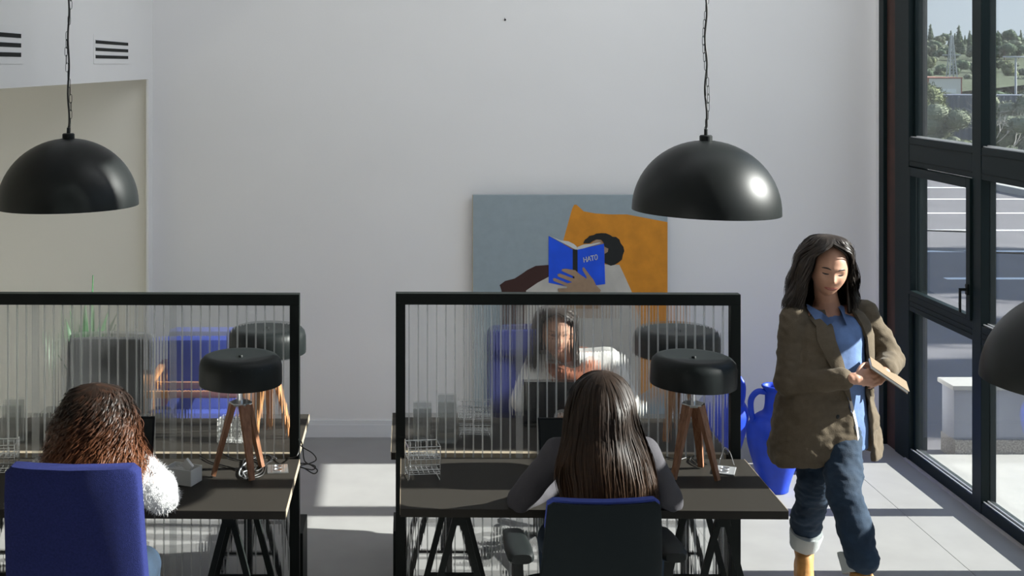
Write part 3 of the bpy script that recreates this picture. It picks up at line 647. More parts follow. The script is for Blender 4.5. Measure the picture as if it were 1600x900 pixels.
# white perforated basket on the rear desk
p = W(364, 0, 5.97); t = thing('plastic_basket', 'white perforated plastic basket on the rear left desk', 'basket', (p.x, 5.97, .751), -.2)
def perf(w_, h_):
    b = B(); n = 6; m_ = 4
    for i in range(n+1): x_ = -w_/2+w_*i/n; box(b, x_-.002, x_+.002, -.001, .001, 0, h_)
    for j in range(m_+1): z = h_*j/m_; box(b, -w_/2, w_/2, -.001, .001, max(0, z-.003), z+.003)
    return b
for a_, l_, off in ((0, .115, .04), (PI, .115, .04), (PI/2, .08, .0575), (-PI/2, .08, .0575)):
    s_ = tag(obj('basket_side', perf(l_, .10), 'wplastic', t, False), kind='stuff'); s_.rotation_euler = (0, 0, a_); s_.location = (off*math.sin(a_), -off*math.cos(a_), 0)
obj('basket_bottom', bx(-.055, .055, -.038, .038, 0, .003), 'wplastic', t, False)
# laptops
def laptop(label, px, y, w_, h_, rz=0, face=1, open_=1.85):
    t = thing('laptop', label, 'laptop', (W(px, 0, y).x, y, .751), rz+(0 if face > 0 else PI))
    obj('keyboard_base', bx(-w_/2, w_/2, -.22, 0, 0, .014, .004), 'screen', t, False)
    b = box(B(), -w_/2, w_/2, -.003, .003, 0, h_, .003); l_ = obj('lid', b, 'screen', t, False); l_.location = (0, .004, .012); l_.rotation_euler = (-(open_-PI/2), 0, 0)
    obj('display', bx(-w_/2+.01, w_/2-.01, -.0042, -.0032, .012, h_-.01), 'blackpl', l_, False)
    return t
laptop('open dark laptop in front of the curly-haired person', 178, 5.48, .33, .22)
laptop('open dark laptop in front of the long-haired person', 905, 5.46, .34, .22)
laptop('dark laptop seen from behind, on the rear desk', 866, 6.22, .32, .23, 0, -1)
# socket plates and cables
def plate(label, px, py, y, rz, ring=True):
    p = W(px, py, y); t = thing('socket_plate', label, 'socket plate', (p.x, y, .751), rz)
    obj('plate', bx(-.045, .045, -.055, .055, 0, .006, .002), 'silver' if ring else 'acrylic', t, False)
    for yy in (-.022, .022):
        b = B(); lathe(b, [(.001, .0055), (.019, .0055), (.019, .008), (.015, .008), (.014, .0062), (.001, .0062)], 24, (0, yy, 0)); obj('socket', b, 'chrome', t)
    return t
plate('steel socket plate on desk at the foot of the right table lamp', 1132, 0, 5.50, -.35)
plate('clear socket plate on desk beside the left post of frame and lamp', 434, 0, 5.52, .1, False)
def cable(label, pts, r=.0028, m='cable'):
    t = thing('cable', label, 'cable', tuple(pts[0])); o_ = Vector(pts[0]); b = B(); tube(b, spline([Vector(p)-o_ for p in pts], 8), r, 7); obj('wire', b, m, t); return t
Z = .7545
def D_(px, py):      # on a desk top, z .755
    D = (2.5-.755)*2000/(py-100); return Vector(((px-600)/2000*D, D, .755))
cable('black cable looping over the left desk from the lamp foot', [D_(x, y) for x, y in ((312, 712), (330, 722), (352, 728), (372, 734), (392, 744), (410, 736), (405, 722), (385, 716), (380, 728), (400, 736), (420, 722), (426, 716))])
cable('black cable under the left table lamp', [D_(x, y) for x, y in ((345, 706), (360, 715), (385, 720), (405, 713), (420, 712), (425, 720), (410, 726), (388, 738), (376, 745), (390, 748), (410, 742), (416, 728))])
cable('grey cable coil at the front leg of the left table lamp', [D_(x, y) for x, y in ((432, 716), (415, 710), (395, 715), (378, 730), (374, 742), (384, 748), (394, 744), (390, 736), (380, 738), (384, 746))], .003, 'galv')
cable('black cable bunch at the foot of the right table lamp', [D_(x, y) for x, y in ((1040, 714), (1060, 718), (1078, 714), (1090, 722), (1098, 716), (1085, 712), (1078, 720), (1092, 728), (1100, 722), (1090, 716), (1104, 726))])
cable('bright looped cable standing on the steel socket plate', [D_(1124, 727), D_(1126, 722)+Vector((0, 0, .02)), D_(1132, 722)+Vector((0, 0, .062)), D_(1140, 724)+Vector((0, 0, .05)), D_(1147, 727)], .002, 'chrome')
def Q(px, py, y): v = W(px, py, y); return v
cable('black cable bundle hanging off the end of the left desk', [Q(447, 716, 5.72), Q(464, 712, 5.60), Q(470, 690, 5.72), Q(473, 700, 5.73), Q(476, 720, 5.7), Q(488, 728, 5.7), Q(496, 735, 5.71), Q(490, 740, 5.7), Q(476, 732, 5.7), Q(462, 726, 5.7), Q(474, 724, 5.72), Q(492, 728, 5.7), Q(488, 734, 5.7), Q(470, 730, 5.7), Q(464, 727, 5.7)], .0028)
cable('thin black cable arching beside the left frame post', [Q(462, 686, 5.74), Q(472, 698, 5.72), Q(488, 708, 5.70), Q(494, 718, 5.70), Q(484, 724, 5.70), Q(470, 727, 5.70)], .0025)

# ================================================================== POTTED PLANT behind the left partition
t = thing('potted_plant', 'tall leafy green plant in a pot behind the left partition', 'plant', (-1.83, 7.85, 0))
b = B(); lathe(b, [(.001, 0), (.12, 0), (.16, .30), (.165, .31), (.15, .31), (.145, .28), (.001, .28)], 32); obj('pot', b, 'terracotta', t)
b = B(); lathe(b, [(.001, .27), (.146, .27), (.146, .275), (.001, .285)], 24); obj('soil', b, 'bark', t)
r_ = random.Random(5)
for k in range(16):
    a_ = k*2.4; L = r_.uniform(.45, .80) if k else .93; lean = r_.uniform(.05, .30) if k else .02; b = B(); rows = []
    for j in range(9):
        q = j/8; wd = .028*math.sin(min(1, q*1.6+.25)*PI*.5)*(1-q**4)+.001; d = Vector((math.cos(a_), math.sin(a_), 0)); s_ = Vector((-d.y, d.x, 0))
        c_ = Vector((0, 0, .28+L*(q-.25*lean*q*q)))+d*(.03+lean*q*q*.8); rows.append([c_-s_*wd, c_-d*.004, c_+s_*wd, c_+d*.002])
    loft(b, rows); obj('leaf', b, 'plant', t)

# ================================================================== PEOPLE
def face_y(x, z):                      # front surface of a unit head (metres), face towards -Y
    t = max(0, -z)/.12; ax = .074*(1-.30*t**1.6); ay = .092; az = .118
    q = 1-(x/ax)**2-(z/az)**2
    y = -ay*math.sqrt(max(0, q))
    g = lambda cx, cz, sx, sz: math.exp(-((x-cx)/sx)**2-((z-cz)/sz)**2)
    y -= .020*g(0, -.026, .012, .014)+.012*g(0, -.008, .009, .018)
    y += .010*(g(.031, .004, .016, .011)+g(-.031, .004, .016, .011))
    y -= .005*g(0, .028, .045, .010)+.006*g(0, -.060, .022, .008)+.009*g(0, -.095, .022, .016)
    y += .003*g(0, -.074, .02, .005); y -= .004*(g(.045, -.03, .02, .02)+g(-.045, -.03, .02, .02))
    return y
def add_head(bm, mtx):
    r = bmesh.ops.create_uvsphere(bm, u_segments=72, v_segments=60, radius=1)
    for v in r['verts']:
        p = v.co.copy(); t = max(0, -p.z); ax = .074*(1-.30*t**1.6); q = Vector((p.x*ax, p.y*.098, p.z*.118))
        if p.y < 0: 
            k = min(1, -p.y*3); q.y = q.y*(1-k)+face_y(q.x, q.z)*k
        else: q.y = p.y*(.104-.03*t)
        v.co = q
    for s in (-1, 1): 
        rr = bmesh.ops.create_uvsphere(bm, u_segments=12, v_segments=8, radius=1); bmesh.ops.transform(bm, matrix=Matrix.Translation((s*.073, .012, -.008)) @ Euler((0, 0, s*.4)).to_matrix().to_4x4() @ Matrix.Diagonal((.008, .018, .030, 1)), verts=rr['verts']); r['verts'] += rr['verts']
    bmesh.ops.transform(bm, matrix=mtx, verts=r['verts'])
def face_patch(name, m, mtx, parent, cx, cz, hw, hh, arch=0, lift=.0015, slope=0):
    b = B(); rows = []
    for j in range(5):
        v_ = -1+j/2; row = []
        for i in range(13):
            u_ = -1+i/6; x = cx+hw*u_; hz = hh*math.sqrt(max(0.02, 1-u_*u_)); z = cz+v_*hz+arch*(1-u_*u_)+slope*u_*(1 if cx >= 0 else -1)
            row.append(mtx @ Vector((x, face_y(x, z)-lift-.001*(1-v_*v_), z)))
        rows.append(row)
    loft(b, rows, False, False); bmesh.ops.solidify(b, geom=b.faces[:], thickness=.001); return obj(name, b, m, parent)
def add_hand(bm, wrist, fwd, nrm, side, curl=.5, s=1.0):
    wrist = Vector(wrist); f = Vector(fwd).normalized(); n = Vector(nrm); n = (n-f*n.dot(f)).normalized(); l = f.cross(n)*side  # l: towards the thumb
    capsule(bm, wrist-f*.02, wrist+f*.02, .024*s, .026*s, 10)
    for k, (o, L, r) in enumerate(((.030, .072, .0090), (.010, .080, .0095), (-.011, .074, .0088), (-.030, .058, .0078))):
        kn = wrist+f*(.082-abs(k-1)*.006)*s+l*o*s; capsule(bm, wrist+f*.015+l*o*.55*s, kn, .014*s, .0115*s, 8)
        p = kn; a = curl*.5
        for j, q in enumerate((.45, .32, .25)):
            d = f*math.cos(a)-n*math.sin(a)+l*(o*.8); e = p+d.normalized()*L*q*s; capsule(bm, p, e, r*s*(1-.08*j), r*s*(.92-.1*j), 8); p = e; a += curl*(.9 if j == 0 else .7)
    p = wrist+f*.022*s+l*.022*s; a = .75
    for j, (L, r) in enumerate(((.040, .013), (.032, .0105), (.026, .009))):
        d = (f*math.cos(a)+l*math.sin(a)-n*.35).normalized(); e = p+d*L*s; capsule(bm, p, e, r*s, r*.9*s, 8); p = e; a -= .28
def lerp_rows(rows, t):
    n = len(rows)-1; q = min(max(t, 0), .9999)*n; i = int(q); f = q-i; a, b = rows[i], rows[i+1]; z_ = rows[max(i-1, 0)]; c = rows[min(i+2, n)]
    out = []
    for k in range(5): out.append(.5*((2*a[k])+(b[k]-z_[k])*f+(2*z_[k]-5*a[k]+4*b[k]-c[k])*f*f+(3*a[k]-z_[k]-3*b[k]+c[k])*f**3))
    return out
def hair(parent, rows, m, n=900, curl=0, cf=30, gap=None, seed=1, wid=.0045, tmin=.65, part='hair', shell=.92, jitter=.004, lump=1.0, turn=0):
    """rows: z, cx, cy, ax, ay from crown to tips; gap(t) -> half angle left open round the face (-Y)"""
    r = random.Random(seed); b = B(); N = 26; A = 48; rings = []
    for j in range(N+1):
        t = j/N; z, cx, cy, ax, ay = lerp_rows(rows, t); g = gap(t) if gap else 0; row = []
        for k in range(A+1 if gap else A):
            a = -PI/2+turn+g+(2*PI-2*g)*k/A; row.append(Vector((cx+max(ax, .004)*shell*math.cos(a), cy+max(ay, .004)*shell*math.sin(a), z-.004)))
        rings.append(row)
    loft(b, rings, False, not gap); base = obj(part, b, m, parent, True, 180)
    if gap: mo = base.modifiers.new('s', 'SOLIDIFY'); mo.thickness = .01; mo.offset = -1
    b = B()
    for _ in range(n):
        t0 = r.random()**1.5*.30; t1 = r.uniform(tmin, 1.0); u = r.random(); d = r.uniform(.94, 1.05)+(r.uniform(0, .13) if curl > .012 and r.random() < .25 else 0); ph = r.uniform(0, 6.28); ph2 = r.uniform(0, 6.28); dr = r.gauss(0, .10); segs = 26 if curl else 15
        am = curl*r.uniform(.5, 1.2); prev = None; fz = cf*r.uniform(.8, 1.25)
        for j in range(segs+1):
            q = j/segs; t = t0+(t1-t0)*q; z, cx, cy, ax, ay = lerp_rows(rows, t); g = gap(t) if gap else 0
            a = -PI/2+turn+g+(2*PI-2*g)*min(1, max(0, u+dr*q*.12)); ax = max(ax, .004); ay = max(ay, .004)
            d2 = d*(1+.10*lump*noise.noise(Vector((math.cos(a)*2.2, math.sin(a)*2.2, z*9+seed)))); k_ = am*min(1, q*2.2); rad = Vector((math.cos(a), math.sin(a), 0)); tan = Vector((-math.sin(a), math.cos(a), 0))
            p = Vector((cx+ax*d2*math.cos(a), cy+ay*d2*math.sin(a), z))+rad*(k_*math.sin(fz*q+ph)+jitter*math.sin(5*q+ph2))+tan*(k_*math.cos(fz*q+ph)+jitter*math.sin(4*q+ph))
            w_ = wid*(1-.75*q**3)*(.6+.4*math.sin(min(1, q*4)*PI/2)); tw = tan*w_+rad*w_*.35*math.sin(ph2)
            cur = (b.verts.new(p-tw), b.verts.new(p+tw))
            if prev: b.faces.new((prev[0], prev[1], cur[1], cur[0]))
            prev = cur
    tag(obj('hair_strands', b, m, base, True, 180), kind='stuff'); return base
def limb(bm, pts, rs, n=18):
    for i in range(len(pts)-1): capsule(bm, pts[i], pts[i+1], rs[i], rs[i+1], n)

def seated(label, o, J, skinm, topm, legm, hrows, hm, hn, curl, cf, headrot, top_r, fluffy=False, gap=None, face=False, seed=1, rz=0, voxel=.007, tmin=.65, wid=.0045, jit=.004):
    t = thing('person', label, 'person', o, rz)
    b = B(); hd = Matrix.Translation(J['head']) @ headrot.to_matrix().to_4x4(); add_head(b, hd)
    limb(b, [J['neck'], J['head']+headrot.to_matrix() @ Vector((0, .02, -.07))], [.058, .052])
    for s in ('L', 'R'):
        limb(b, [J['sh'+s], J['el'+s], J['wr'+s]], [.045, .036, .025]); sd_ = 1 if s == 'R' else -1
        add_hand(b, J['wr'+s], J['hand'+s], Vector((0, .1, 1)), -sd_, .45, .95)
        limb(b, [J['hip'+s], J['knee'+s], J['ank'+s]], [.078, .055, .036]); limb(b, [J['ank'+s], J['toe'+s]], [.034, .026])
    limb(b, [J['pelvis'], J['waist'], J['chest'], J['neck']], [.13, .115, .12, .05]); limb(b, [J['shL'], J['chest']-Vector((0, 0, -.03)), J['shR']], [.05, .09, .05])
    body = obj('body', remesh(b, voxel if not face else .0045, 2), skinm, t, True, 180)
    b = B(); R_ = top_r
    for s in ('L', 'R'): limb(b, [J['sh'+s], J['el'+s], J['wr'+s]], [R_*1.02, R_*.92, R_*.66])
    c = J['chest']; limb(b, [J['shL'], c+Vector((0, 0, .04)), J['shR']], [R_*1.0, .085+R_*.4, R_*1.0])
    for q in (J['pelvis'], J['waist'], c): ball(b, q, .135+R_*.45, .10+R_*.3, .12, seg=24)
    limb(b, [J['pelvis'], J['waist'], c, c+(J['neck']-c)*.8], [.12, .115+R_*.1, .12+R_*.1, .062])
    me = remesh(b, .008, 6); wrinkle(me, .010 if fluffy else .006, 16, seed)
    if fluffy: wrinkle(me, .005, 70, seed)
    sw = obj('sweater' if fluffy else 'jersey', me, topm, t, True, 180)
    if fluffy:
        r = random.Random(3); fz = B(); vs_ = list(me.vertices)
        for _ in range(16000):
            v = vs_[r.randrange(len(vs_))]; n_ = v.normal; tt = Vector((r.gauss(0, 1), r.gauss(0, 1), r.gauss(0, 1))).normalized(); p = v.co+tt*.004; e = p+(n_+tt*.8).normalized()*r.uniform(.006, .016); w_ = n_.cross(tt).normalized()*.0009
            fz.faces.new([fz.verts.new(p-w_), fz.verts.new(p+w_), fz.verts.new(e)])
        tag(obj('fuzz', fz, topm, sw, False), kind='stuff')
    b = B()
    for s in ('L', 'R'): limb(b, [J['hip'+s], J['knee'+s], J['ank'+s]+Vector((0, 0, .04))], [.095, .072, .062])
    ball(b, J['pelvis'], .17, .13, .11, seg=24); me = remesh(b, .010, 5); obj('trousers', me, legm, t, True, 180)
    for s in ('L', 'R'):
        b = B(); a_ = J['ank'+s]; e_ = J['toe'+s]; capsule(b, a_+Vector((0, 0, .03)), a_-Vector((0, 0, .02)), .045, .045); capsule(b, a_-Vector((0, -.0, .015)), e_, .042, .034); obj('shoe', remesh(b, .007, 3), 'blackpl', t, True, 180)
    hair(t, hrows, hm, hn, curl, cf, gap, seed, wid=wid, tmin=tmin, jitter=jit)
    if face:
        for s in (-1, 1):
            face_patch('eyebrow', M['hair_dark'], hd, t, s*.031, .026, .017, .003, .004); face_patch('eye', M['eye'], hd, t, s*.031, .004, .012, .004, .001)
        face_patch('lips', M['lip'], hd, t, 0, -.060, .022, .006)
    return t
def rel(o, px, py, D): v = W(px, py, D)-Vector((o[0], o[1], 0)); return v
# long-haired person, right desk, seen from behind
o = (W(940, 0, 4.88).x, 4.82, 0)
V = Vector
J = dict(head=rel(o, 938, 628, 4.990), neck=rel(o, 940, 682, 4.930), chest=rel(o, 942, 745, 4.890), waist=V((0, .03, .80)), pelvis=V((0, 0, .62)),
 shL=rel(o, 872, 706, 4.930), shR=rel(o, 1008, 706, 4.930), elL=rel(o, 812, 783, 5.06), elR=rel(o, 1048, 783, 5.06), wrL=rel(o, 890, 752, 5.30), wrR=rel(o, 990, 752, 5.30), handL=V((.5, .6, 0)), handR=V((-.5, .6, 0)),
 hipL=V((-.09, 0, .58)), hipR=V((.09, 0, .58)), kneeL=V((-.13, .44, .55)), kneeR=V((.13, .44, .55)), ankL=V((-.12, .40, .09)), ankR=V((.12, .40, .09)), toeL=V((-.13, .56, .035)), toeR=V((.13, .56, .035)))
def rowsfrom(o, lst): 
    out = []
    for (py, x0, x1, D, ay) in lst:
        v = W((x0+x1)/2, py, D); out.append((v.z, v.x-o[0], v.y-o[1], (x1-x0)/2/2000*D, ay))
    return out
hr = rowsfrom(o, [(579.5, 938, 941, 4.990, .002), (583, 922, 957, 4.990, .045), (592, 907, 971, 4.990, .085), (606, 897, 981, 4.980, .108), (625, 891, 988, 4.960, .122), (650, 886, 992, 4.940, .125), (675, 882, 1000, 4.920, .12), (700, 877, 1010, 4.880, .105), (730, 874, 1020, 4.835, .085), (760, 876, 1027, 4.800, .065), (795, 882, 1026, 4.780, .05)])
seated('person seen from behind with very long straight brown hair, grey jersey, seated at desk', o, J, M['skin'], M['greytop'], M['jeans'], hr, M['hair_brown'], 3000, 0.0, 0, Euler((.25, 0, PI)), .058, seed=4, tmin=.80, wid=.0028)
# curly-haired person, left desk
o = (W(150, 0, 4.75).x, 4.55, 0)
J = dict(head=rel(o, 152, 650, 4.86), neck=rel(o, 150, 708, 4.80), chest=rel(o, 148, 775, 4.74), waist=V((0, .06, .80)), pelvis=V((0, 0, .62)),
 shL=rel(o, 78, 742, 4.78), shR=rel(o, 220, 742, 4.78), elL=rel(o, 40, 790, 5.0), elR=rel(o, 252, 772, 5.0), wrL=rel(o, 110, 752, 5.24), wrR=rel(o, 196, 752, 5.24), handL=V((.4, .7, 0)), handR=V((-.4, .7, 0)),
 hipL=V((-.09, 0, .58)), hipR=V((.09, 0, .58)), kneeL=V((-.13, .44, .55)), kneeR=V((.13, .44, .55)), ankL=V((-.12, .42, .09)), ankR=V((.12, .42, .09)), toeL=V((-.13, .58, .035)), toeR=V((.13, .58, .035)))
hr = rowsfrom(o, [(600, 146, 150, 4.86, .002), (604, 126, 172, 4.86, .05), (613, 112, 186, 4.86, .09), (630, 103, 196, 4.85, .118), (650, 96, 204, 4.84, .132), (670, 88, 208, 4.82, .135), (690, 80, 213, 4.80, .13), (710, 72, 222, 4.77, .12), (730, 66, 230, 4.74, .10), (755, 70, 228, 4.72, .08)])
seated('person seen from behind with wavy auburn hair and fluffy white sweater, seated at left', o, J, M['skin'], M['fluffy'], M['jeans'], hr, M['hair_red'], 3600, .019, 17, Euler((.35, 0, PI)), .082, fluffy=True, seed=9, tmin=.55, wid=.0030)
# person behind the partition, facing the camera
o = (.96, 6.66, 0)
J = dict(head=V((-.10, .24, 1.165)), neck=V((-.03, .16, 1.02)), chest=V((0, .10, .90)), waist=V((0, .03, .75)), pelvis=V((0, 0, .60)),
 shL=V((-.18, .14, .98)), shR=V((.19, .12, .99)), elL=V((-.27, .22, .80)), elR=V((.27, .22, .80)), wrL=V((-.10, .44, .80)), wrR=V((.10, .44, .80)), handL=V((.3, .7, 0)), handR=V((-.3, .7, 0)),
 hipL=V((-.09, 0, .56)), hipR=V((.09, 0, .56)), kneeL=V((-.13, .44, .53)), kneeR=V((.13, .44, .53)), ankL=V((-.12, .42, .09)), ankR=V((.12, .42, .09)), toeL=V((-.13, .58, .035)), toeR=V((.13, .58, .035)))
# local hair rows: head faces +Y here, so the gap is set by turning the hair round through a child empty
hr = [(z_-.05, -.10+.0*k_, y_-.14, a1, a2) for k_, (z_, y_, a1, a2) in enumerate([(1.340, -.10, .002, .002), (1.335, -.10, .045, .045), (1.315, -.095, .08, .09), (1.27, -.09, .098, .112), (1.20, -.07, .105, .11), (1.12, -.05, .115, .10), (1.04, -.03, .13, .10), (.98, .0, .14, .10)])]
for k_ in J: J[k_] = V((J[k_].x, -J[k_].y, J[k_].z)) if k_ != 'handL' and k_ != 'handR' else V((J[k_].x, -J[k_].y, 0))
rp = seated('person in a white sweater facing us behind the partition, brown hair and rust scarf', o, J, M['skin'], M['whitesw'], M['jeans'], hr, M['hair_dark'], 800, .006, 14, Euler((.2, 0, .1)), .062, fluffy=False, seed=12, gap=lambda t: 0 if t < .25 else min(.95, (t-.25)*6), face=True)
b = B(); tube(b, spline([V(q)+V((-.02, -.13, -.07)) for q in ((.0, .09, 1.08), (.11, .04, 1.07), (.09, -.07, 1.045), (0, -.115, 1.01), (-.09, -.07, 1.045), (-.11, .04, 1.07), (0, .09, 1.08))], 5), .035, 10); me = bpy.data.meshes.new('s'); b.to_mesh(me); b.free(); obj('scarf', wrinkle(me, .012, 20), 'plaid', rp)
b = B(); tube(b, [(.01, -.25, .94), (.03, -.255, .86), (.03, -.24, .80)], [.035, .045, .04], 10, flat=.4); obj('scarf_end', b, 'plaid', rp)

# ------------------------------------------------------------------ walking person
DS = 5.92
o = (W(1296, 0, DS).x, DS, 0)
TURN = math.radians(20)
def S(px, py, dy=0): return rel(o, px, py, DS+dy)
t = thing('person', 'person walking in brown blazer, blue shirt, jeans and tan boots, smiling', 'person', o, TURN)
hrot = Euler((.16, .10, -.16-TURN*.8)); hc = S(1295, 421, 0); hd = Matrix.Translation(hc) @ hrot.to_matrix().to_4x4() @ Matrix.Diagonal((1.10, 1.03, 1.03, 1))
P = dict(neck=S(1300, 470, .06), chest=S(1298, 525, .04), waist=S(1294, 600, .02), pelvis=S(1292, 640, .02),
 shR=S(1238, 496, .05), shL=S(1368, 496, .05), elR=S(1221, 592, .02), elL=S(1414, 570, .0), wrR=S(1312, 592, -.20), wrL=S(1372, 588, -.18),
 hipR=S(1270, 640, .02), hipL=S(1318, 640, .02), kneR=S(1272, 752, .02), kneL=S(1288, 764, -.22), anR=S(1272, 850, .16), anL=S(1290, 920, -.40))
b = B(); add_head(b, hd); limb(b, [P['neck'], hc+V((0, .03, -.07))], [.056, .050])
limb(b, [P['pelvis'], P['waist'], P['chest'], P['neck']], [.14, .12, .12, .055]); limb(b, [P['shR'], P['chest']+V((0, 0, .06)), P['shL']], [.05, .085, .05])
limb(b, [P['shR'], P['elR'], P['wrR']], [.048, .038, .027]); limb(b, [P['shL'], P['elL'], P['wrL']], [.048, .038, .027])
add_hand(b, P['wrR'], V((.93, -.10, .02)), V((0, -1, .4)), -1, .7); add_hand(b, P['wrL'], V((-.9, -.35, -.08)), V((0, -1, .5)), 1, .6)
for s in 'RL': limb(b, [P['hip'+s], P['kne'+s], P['an'+s]], [.082, .055, .035])
body = obj('body', remesh(b, .0045, 2), 'skin', t, True, 180)
for s in (-1, 1):
    face_patch('eyebrow', M['hair_dark'], hd, body, s*.031, .026, .018, .0032, .004, .002)
    face_patch('eye', M['eye'], hd, body, s*.031, .004, .013, .0032, -.003, .0018)
face_patch('lips', M['lip'], hd, body, 0, -.061, .026, .0065, -.004, .002); face_patch('teeth', M['teeth'], hd, body, 0, -.061, .019, .0022, -.003, .0032)
# hair, shoulder length, parted
hr = []
for (py, x0, x1, dy, ay) in ((366, 1291, 1293, .02, .002), (368, 1276, 1308, .02, .052), (375, 1263, 1322, .02, .085), (390, 1254, 1331, .02, .106), (410, 1247, 1336, .03, .116), (432, 1241, 1340, .045, .116), (452, 1235, 1346, .055, .115), (470, 1229, 1352, .06, .11), (486, 1228, 1356, .065, .105)):
    v = S((x0+x1)/2, py, dy); hr.append((v.z, v.x, v.y, (x1-x0)/2/2000*DS, ay))
hair(t, hr, M['hair_dark'], 2600, .010, 8, lambda t_: 0 if t_ < .27 else min(.80, (t_-.27)*5.2), 31, wid=.0028, tmin=.74, lump=1.8, turn=-TURN*.8)
# shirt
b = B()
loft(b, [sring(S(cx, py, dy), hw, dp, 32, 2.2) for (py, cx, hw, dp, dy) in ((698, 1306, .150, .132, 0), (680, 1304, .155, .132, 0), (640, 1302, .157, .134, 0), (600, 1300, .150, .130, 0), (560, 1300, .152, .130, 0), (530, 1300, .156, .128, .01), (508, 1300, .160, .115, .03), (496, 1300, .130, .088, .04), (488, 1300, .082, .068, .05), (482, 1300, .066, .062, .055))])
me = remesh(b, .007, 8); wrinkle(me, .010, 11, 3, .6); sh = obj('shirt', me, 'shirt', t, True, 180)
for s in (-1, 1):
    a_ = S(1300+s*6, 502, -.09); b = B(); vs_ = [a_+V((s*.012, .0, 0)), a_+V((s*.055, .03, -.035)), a_+V((s*.085, .09, .045)), a_+V((s*.060, .13, .062)), a_+V((s*.035, .05, .035))]
    f_ = [b.verts.new(q) for q in vs_]; b.faces.new(f_); bmesh.ops.solidify(b, geom=b.faces[:], thickness=.006); obj('collar', b, 'shirt', sh, True, 60)
# jeans
b = B(); ball(b, S(1294, 645, .02), .165, .125, .13, seg=24)
for s in 'RL': limb(b, [P['hip'+s], P['kne'+s], P['an'+s]+V((0, 0, .06 if s == 'R' else .14))], [.100, .082, .070])
me = remesh(b, .008, 5); wrinkle(me, .014, 9, 8, 1.6); wrinkle(me, .006, 28, 2, 2); je = obj('jeans', me, 'jeans', t, True, 180)
for s in 'RL':
    a_ = P['an'+s]; k_ = P['kne'+s]; d = (k_-a_).normalized(); q0 = a_+d*(.005 if s == 'R' else .075); q1 = q0+d*.085
    b = B(); tube(b, [q0, q0+d*.02, q1-d*.01, q1, q1-d*.004, q0+d*.01, q0], [.066, .070, .076, .074, .060, .055, .062], 24, False); me = bpy.data.meshes.new('c'); b.to_mesh(me); b.free(); tag(obj('turn_up', wrinkle(me, .006, 30, 4), 'cuff', je), 'pale grey turned-up trouser hem')
# boots
for s in 'RL':
    a_ = V(P['an'+s]); d = V((-.55, -.83, 0)).normalized() if s == 'R' else V((-.15, -.98, 0)).normalized(); z = a_.z
    gnd = .03; b = B(); heel = V((a_.x, a_.y, 0))-d*.025
    if s == 'R': toe = V((heel.x, heel.y, 0))+d*.185
    else: toe = heel+d*.19
    capsule(b, a_+V((0, 0, .045)), a_-V((0, 0, .01)), .055, .048); capsule(b, V((heel.x, heel.y, .055)), V((heel.x, heel.y, .055))+d*.09, .043, .043); capsule(b, V((heel.x, heel.y, .055))+d*.09, V((toe.x, toe.y, .042)), .043, .034); capsule(b, a_, V((heel.x, heel.y, .07)), .047, .043); capsule(b, a_, V((heel.x, heel.y, .055))+d*.10, .045, .04)
    me = remesh(b, .006, 4); wrinkle(me, .005, 22, 5); bt = obj('boot', me, 'boot', t, True, 180)
    b = B(); sp_ = []
    for i in range(24):
        a2 = 2*PI*i/24; c_ = heel+d*(.095+.135*math.cos(a2))+V((-d.y, d.x, 0))*(.040+.006*math.cos(a2))*math.sin(a2); sp_.append(c_)
    loft(b, [[V((p.x, p.y, .002)) for p in sp_], [V((p.x, p.y, .022)) for p in sp_]]); obj('sole', b, 'sole', bt, False)
# blazer: open-fronted shell with sleeves, one surface
b = B(); rings = []
prof = [(712, 1292, .292, .165, .045, .150, .02), (690, 1292, .285, .165, .035, .145, .02), (650, 1292, .262, .160, .020, .135, .02), (610, 1293, .235, .152, -.012, .125, .02), (580, 1295, .218, .148, -.030, .120, .025), (550, 1297, .215, .145, -.055, .115, .03), (520, 1299, .215, .138, -.085, .105, .04), (500, 1300, .205, .120, -.078, .095, .05), (488, 1300, .180, .095, -.085, .092, .06), (478, 1300, .120, .080, -.075, .085, .07)]
prof = [(a_, b_, c_, d_+(.020 if a_ > 500 else .008), e_, f_, g_) for (a_, b_, c_, d_, e_, f_, g_) in prof]
for (py, cx, ax, ay, dl, dr, dy) in prof:
    c_ = S(cx, py, dy); aL = math.asin(max(-.95, min(.95, dl/ax))); aR = math.asin(min(.95, dr/ax)); row = []
    for k in range(49):
        a_ = aL-(2*PI-(aR-aL))*k/48; fl_ = 1+.03*math.sin(a_*5+py*.01)*(py-560)/150 if py > 560 else 1
        row.append(c_+V((ax*math.sin(a_)*fl_, -ay*math.cos(a_)*fl_, (.014*math.cos(a_*2)) if py > 700 else 0)))
    rings.append(row)
loft(b, rings, False, False); bmesh.ops.solidify(b, geom=b.faces[:], thickness=.016)
limb(b, [S(1250, 492, .06), P['shR'], P['elR'], P['elR']+(P['wrR']-P['elR'])*.82], [.055, .072, .064, .050]); limb(b, [S(1350, 492, .06), P['shL'], P['elL'], P['elL']+(P['wrL']-P['elL'])*.80], [.055, .072, .068, .052])
me = remesh(b, .0065, 4); wrinkle(me, .012, 9, 13, 1.5); wrinkle(me, .005, 26, 3, 1.5); bz = obj('blazer', me, 'blazer', t, True, 180)
def front(ax, ay, cx, py, dy, x, off): c_ = S(cx, py, dy); q = max(-.97, min(.97, x/ax)); return c_+V((x, -ay*math.sqrt(1-q*q)-off, 0))
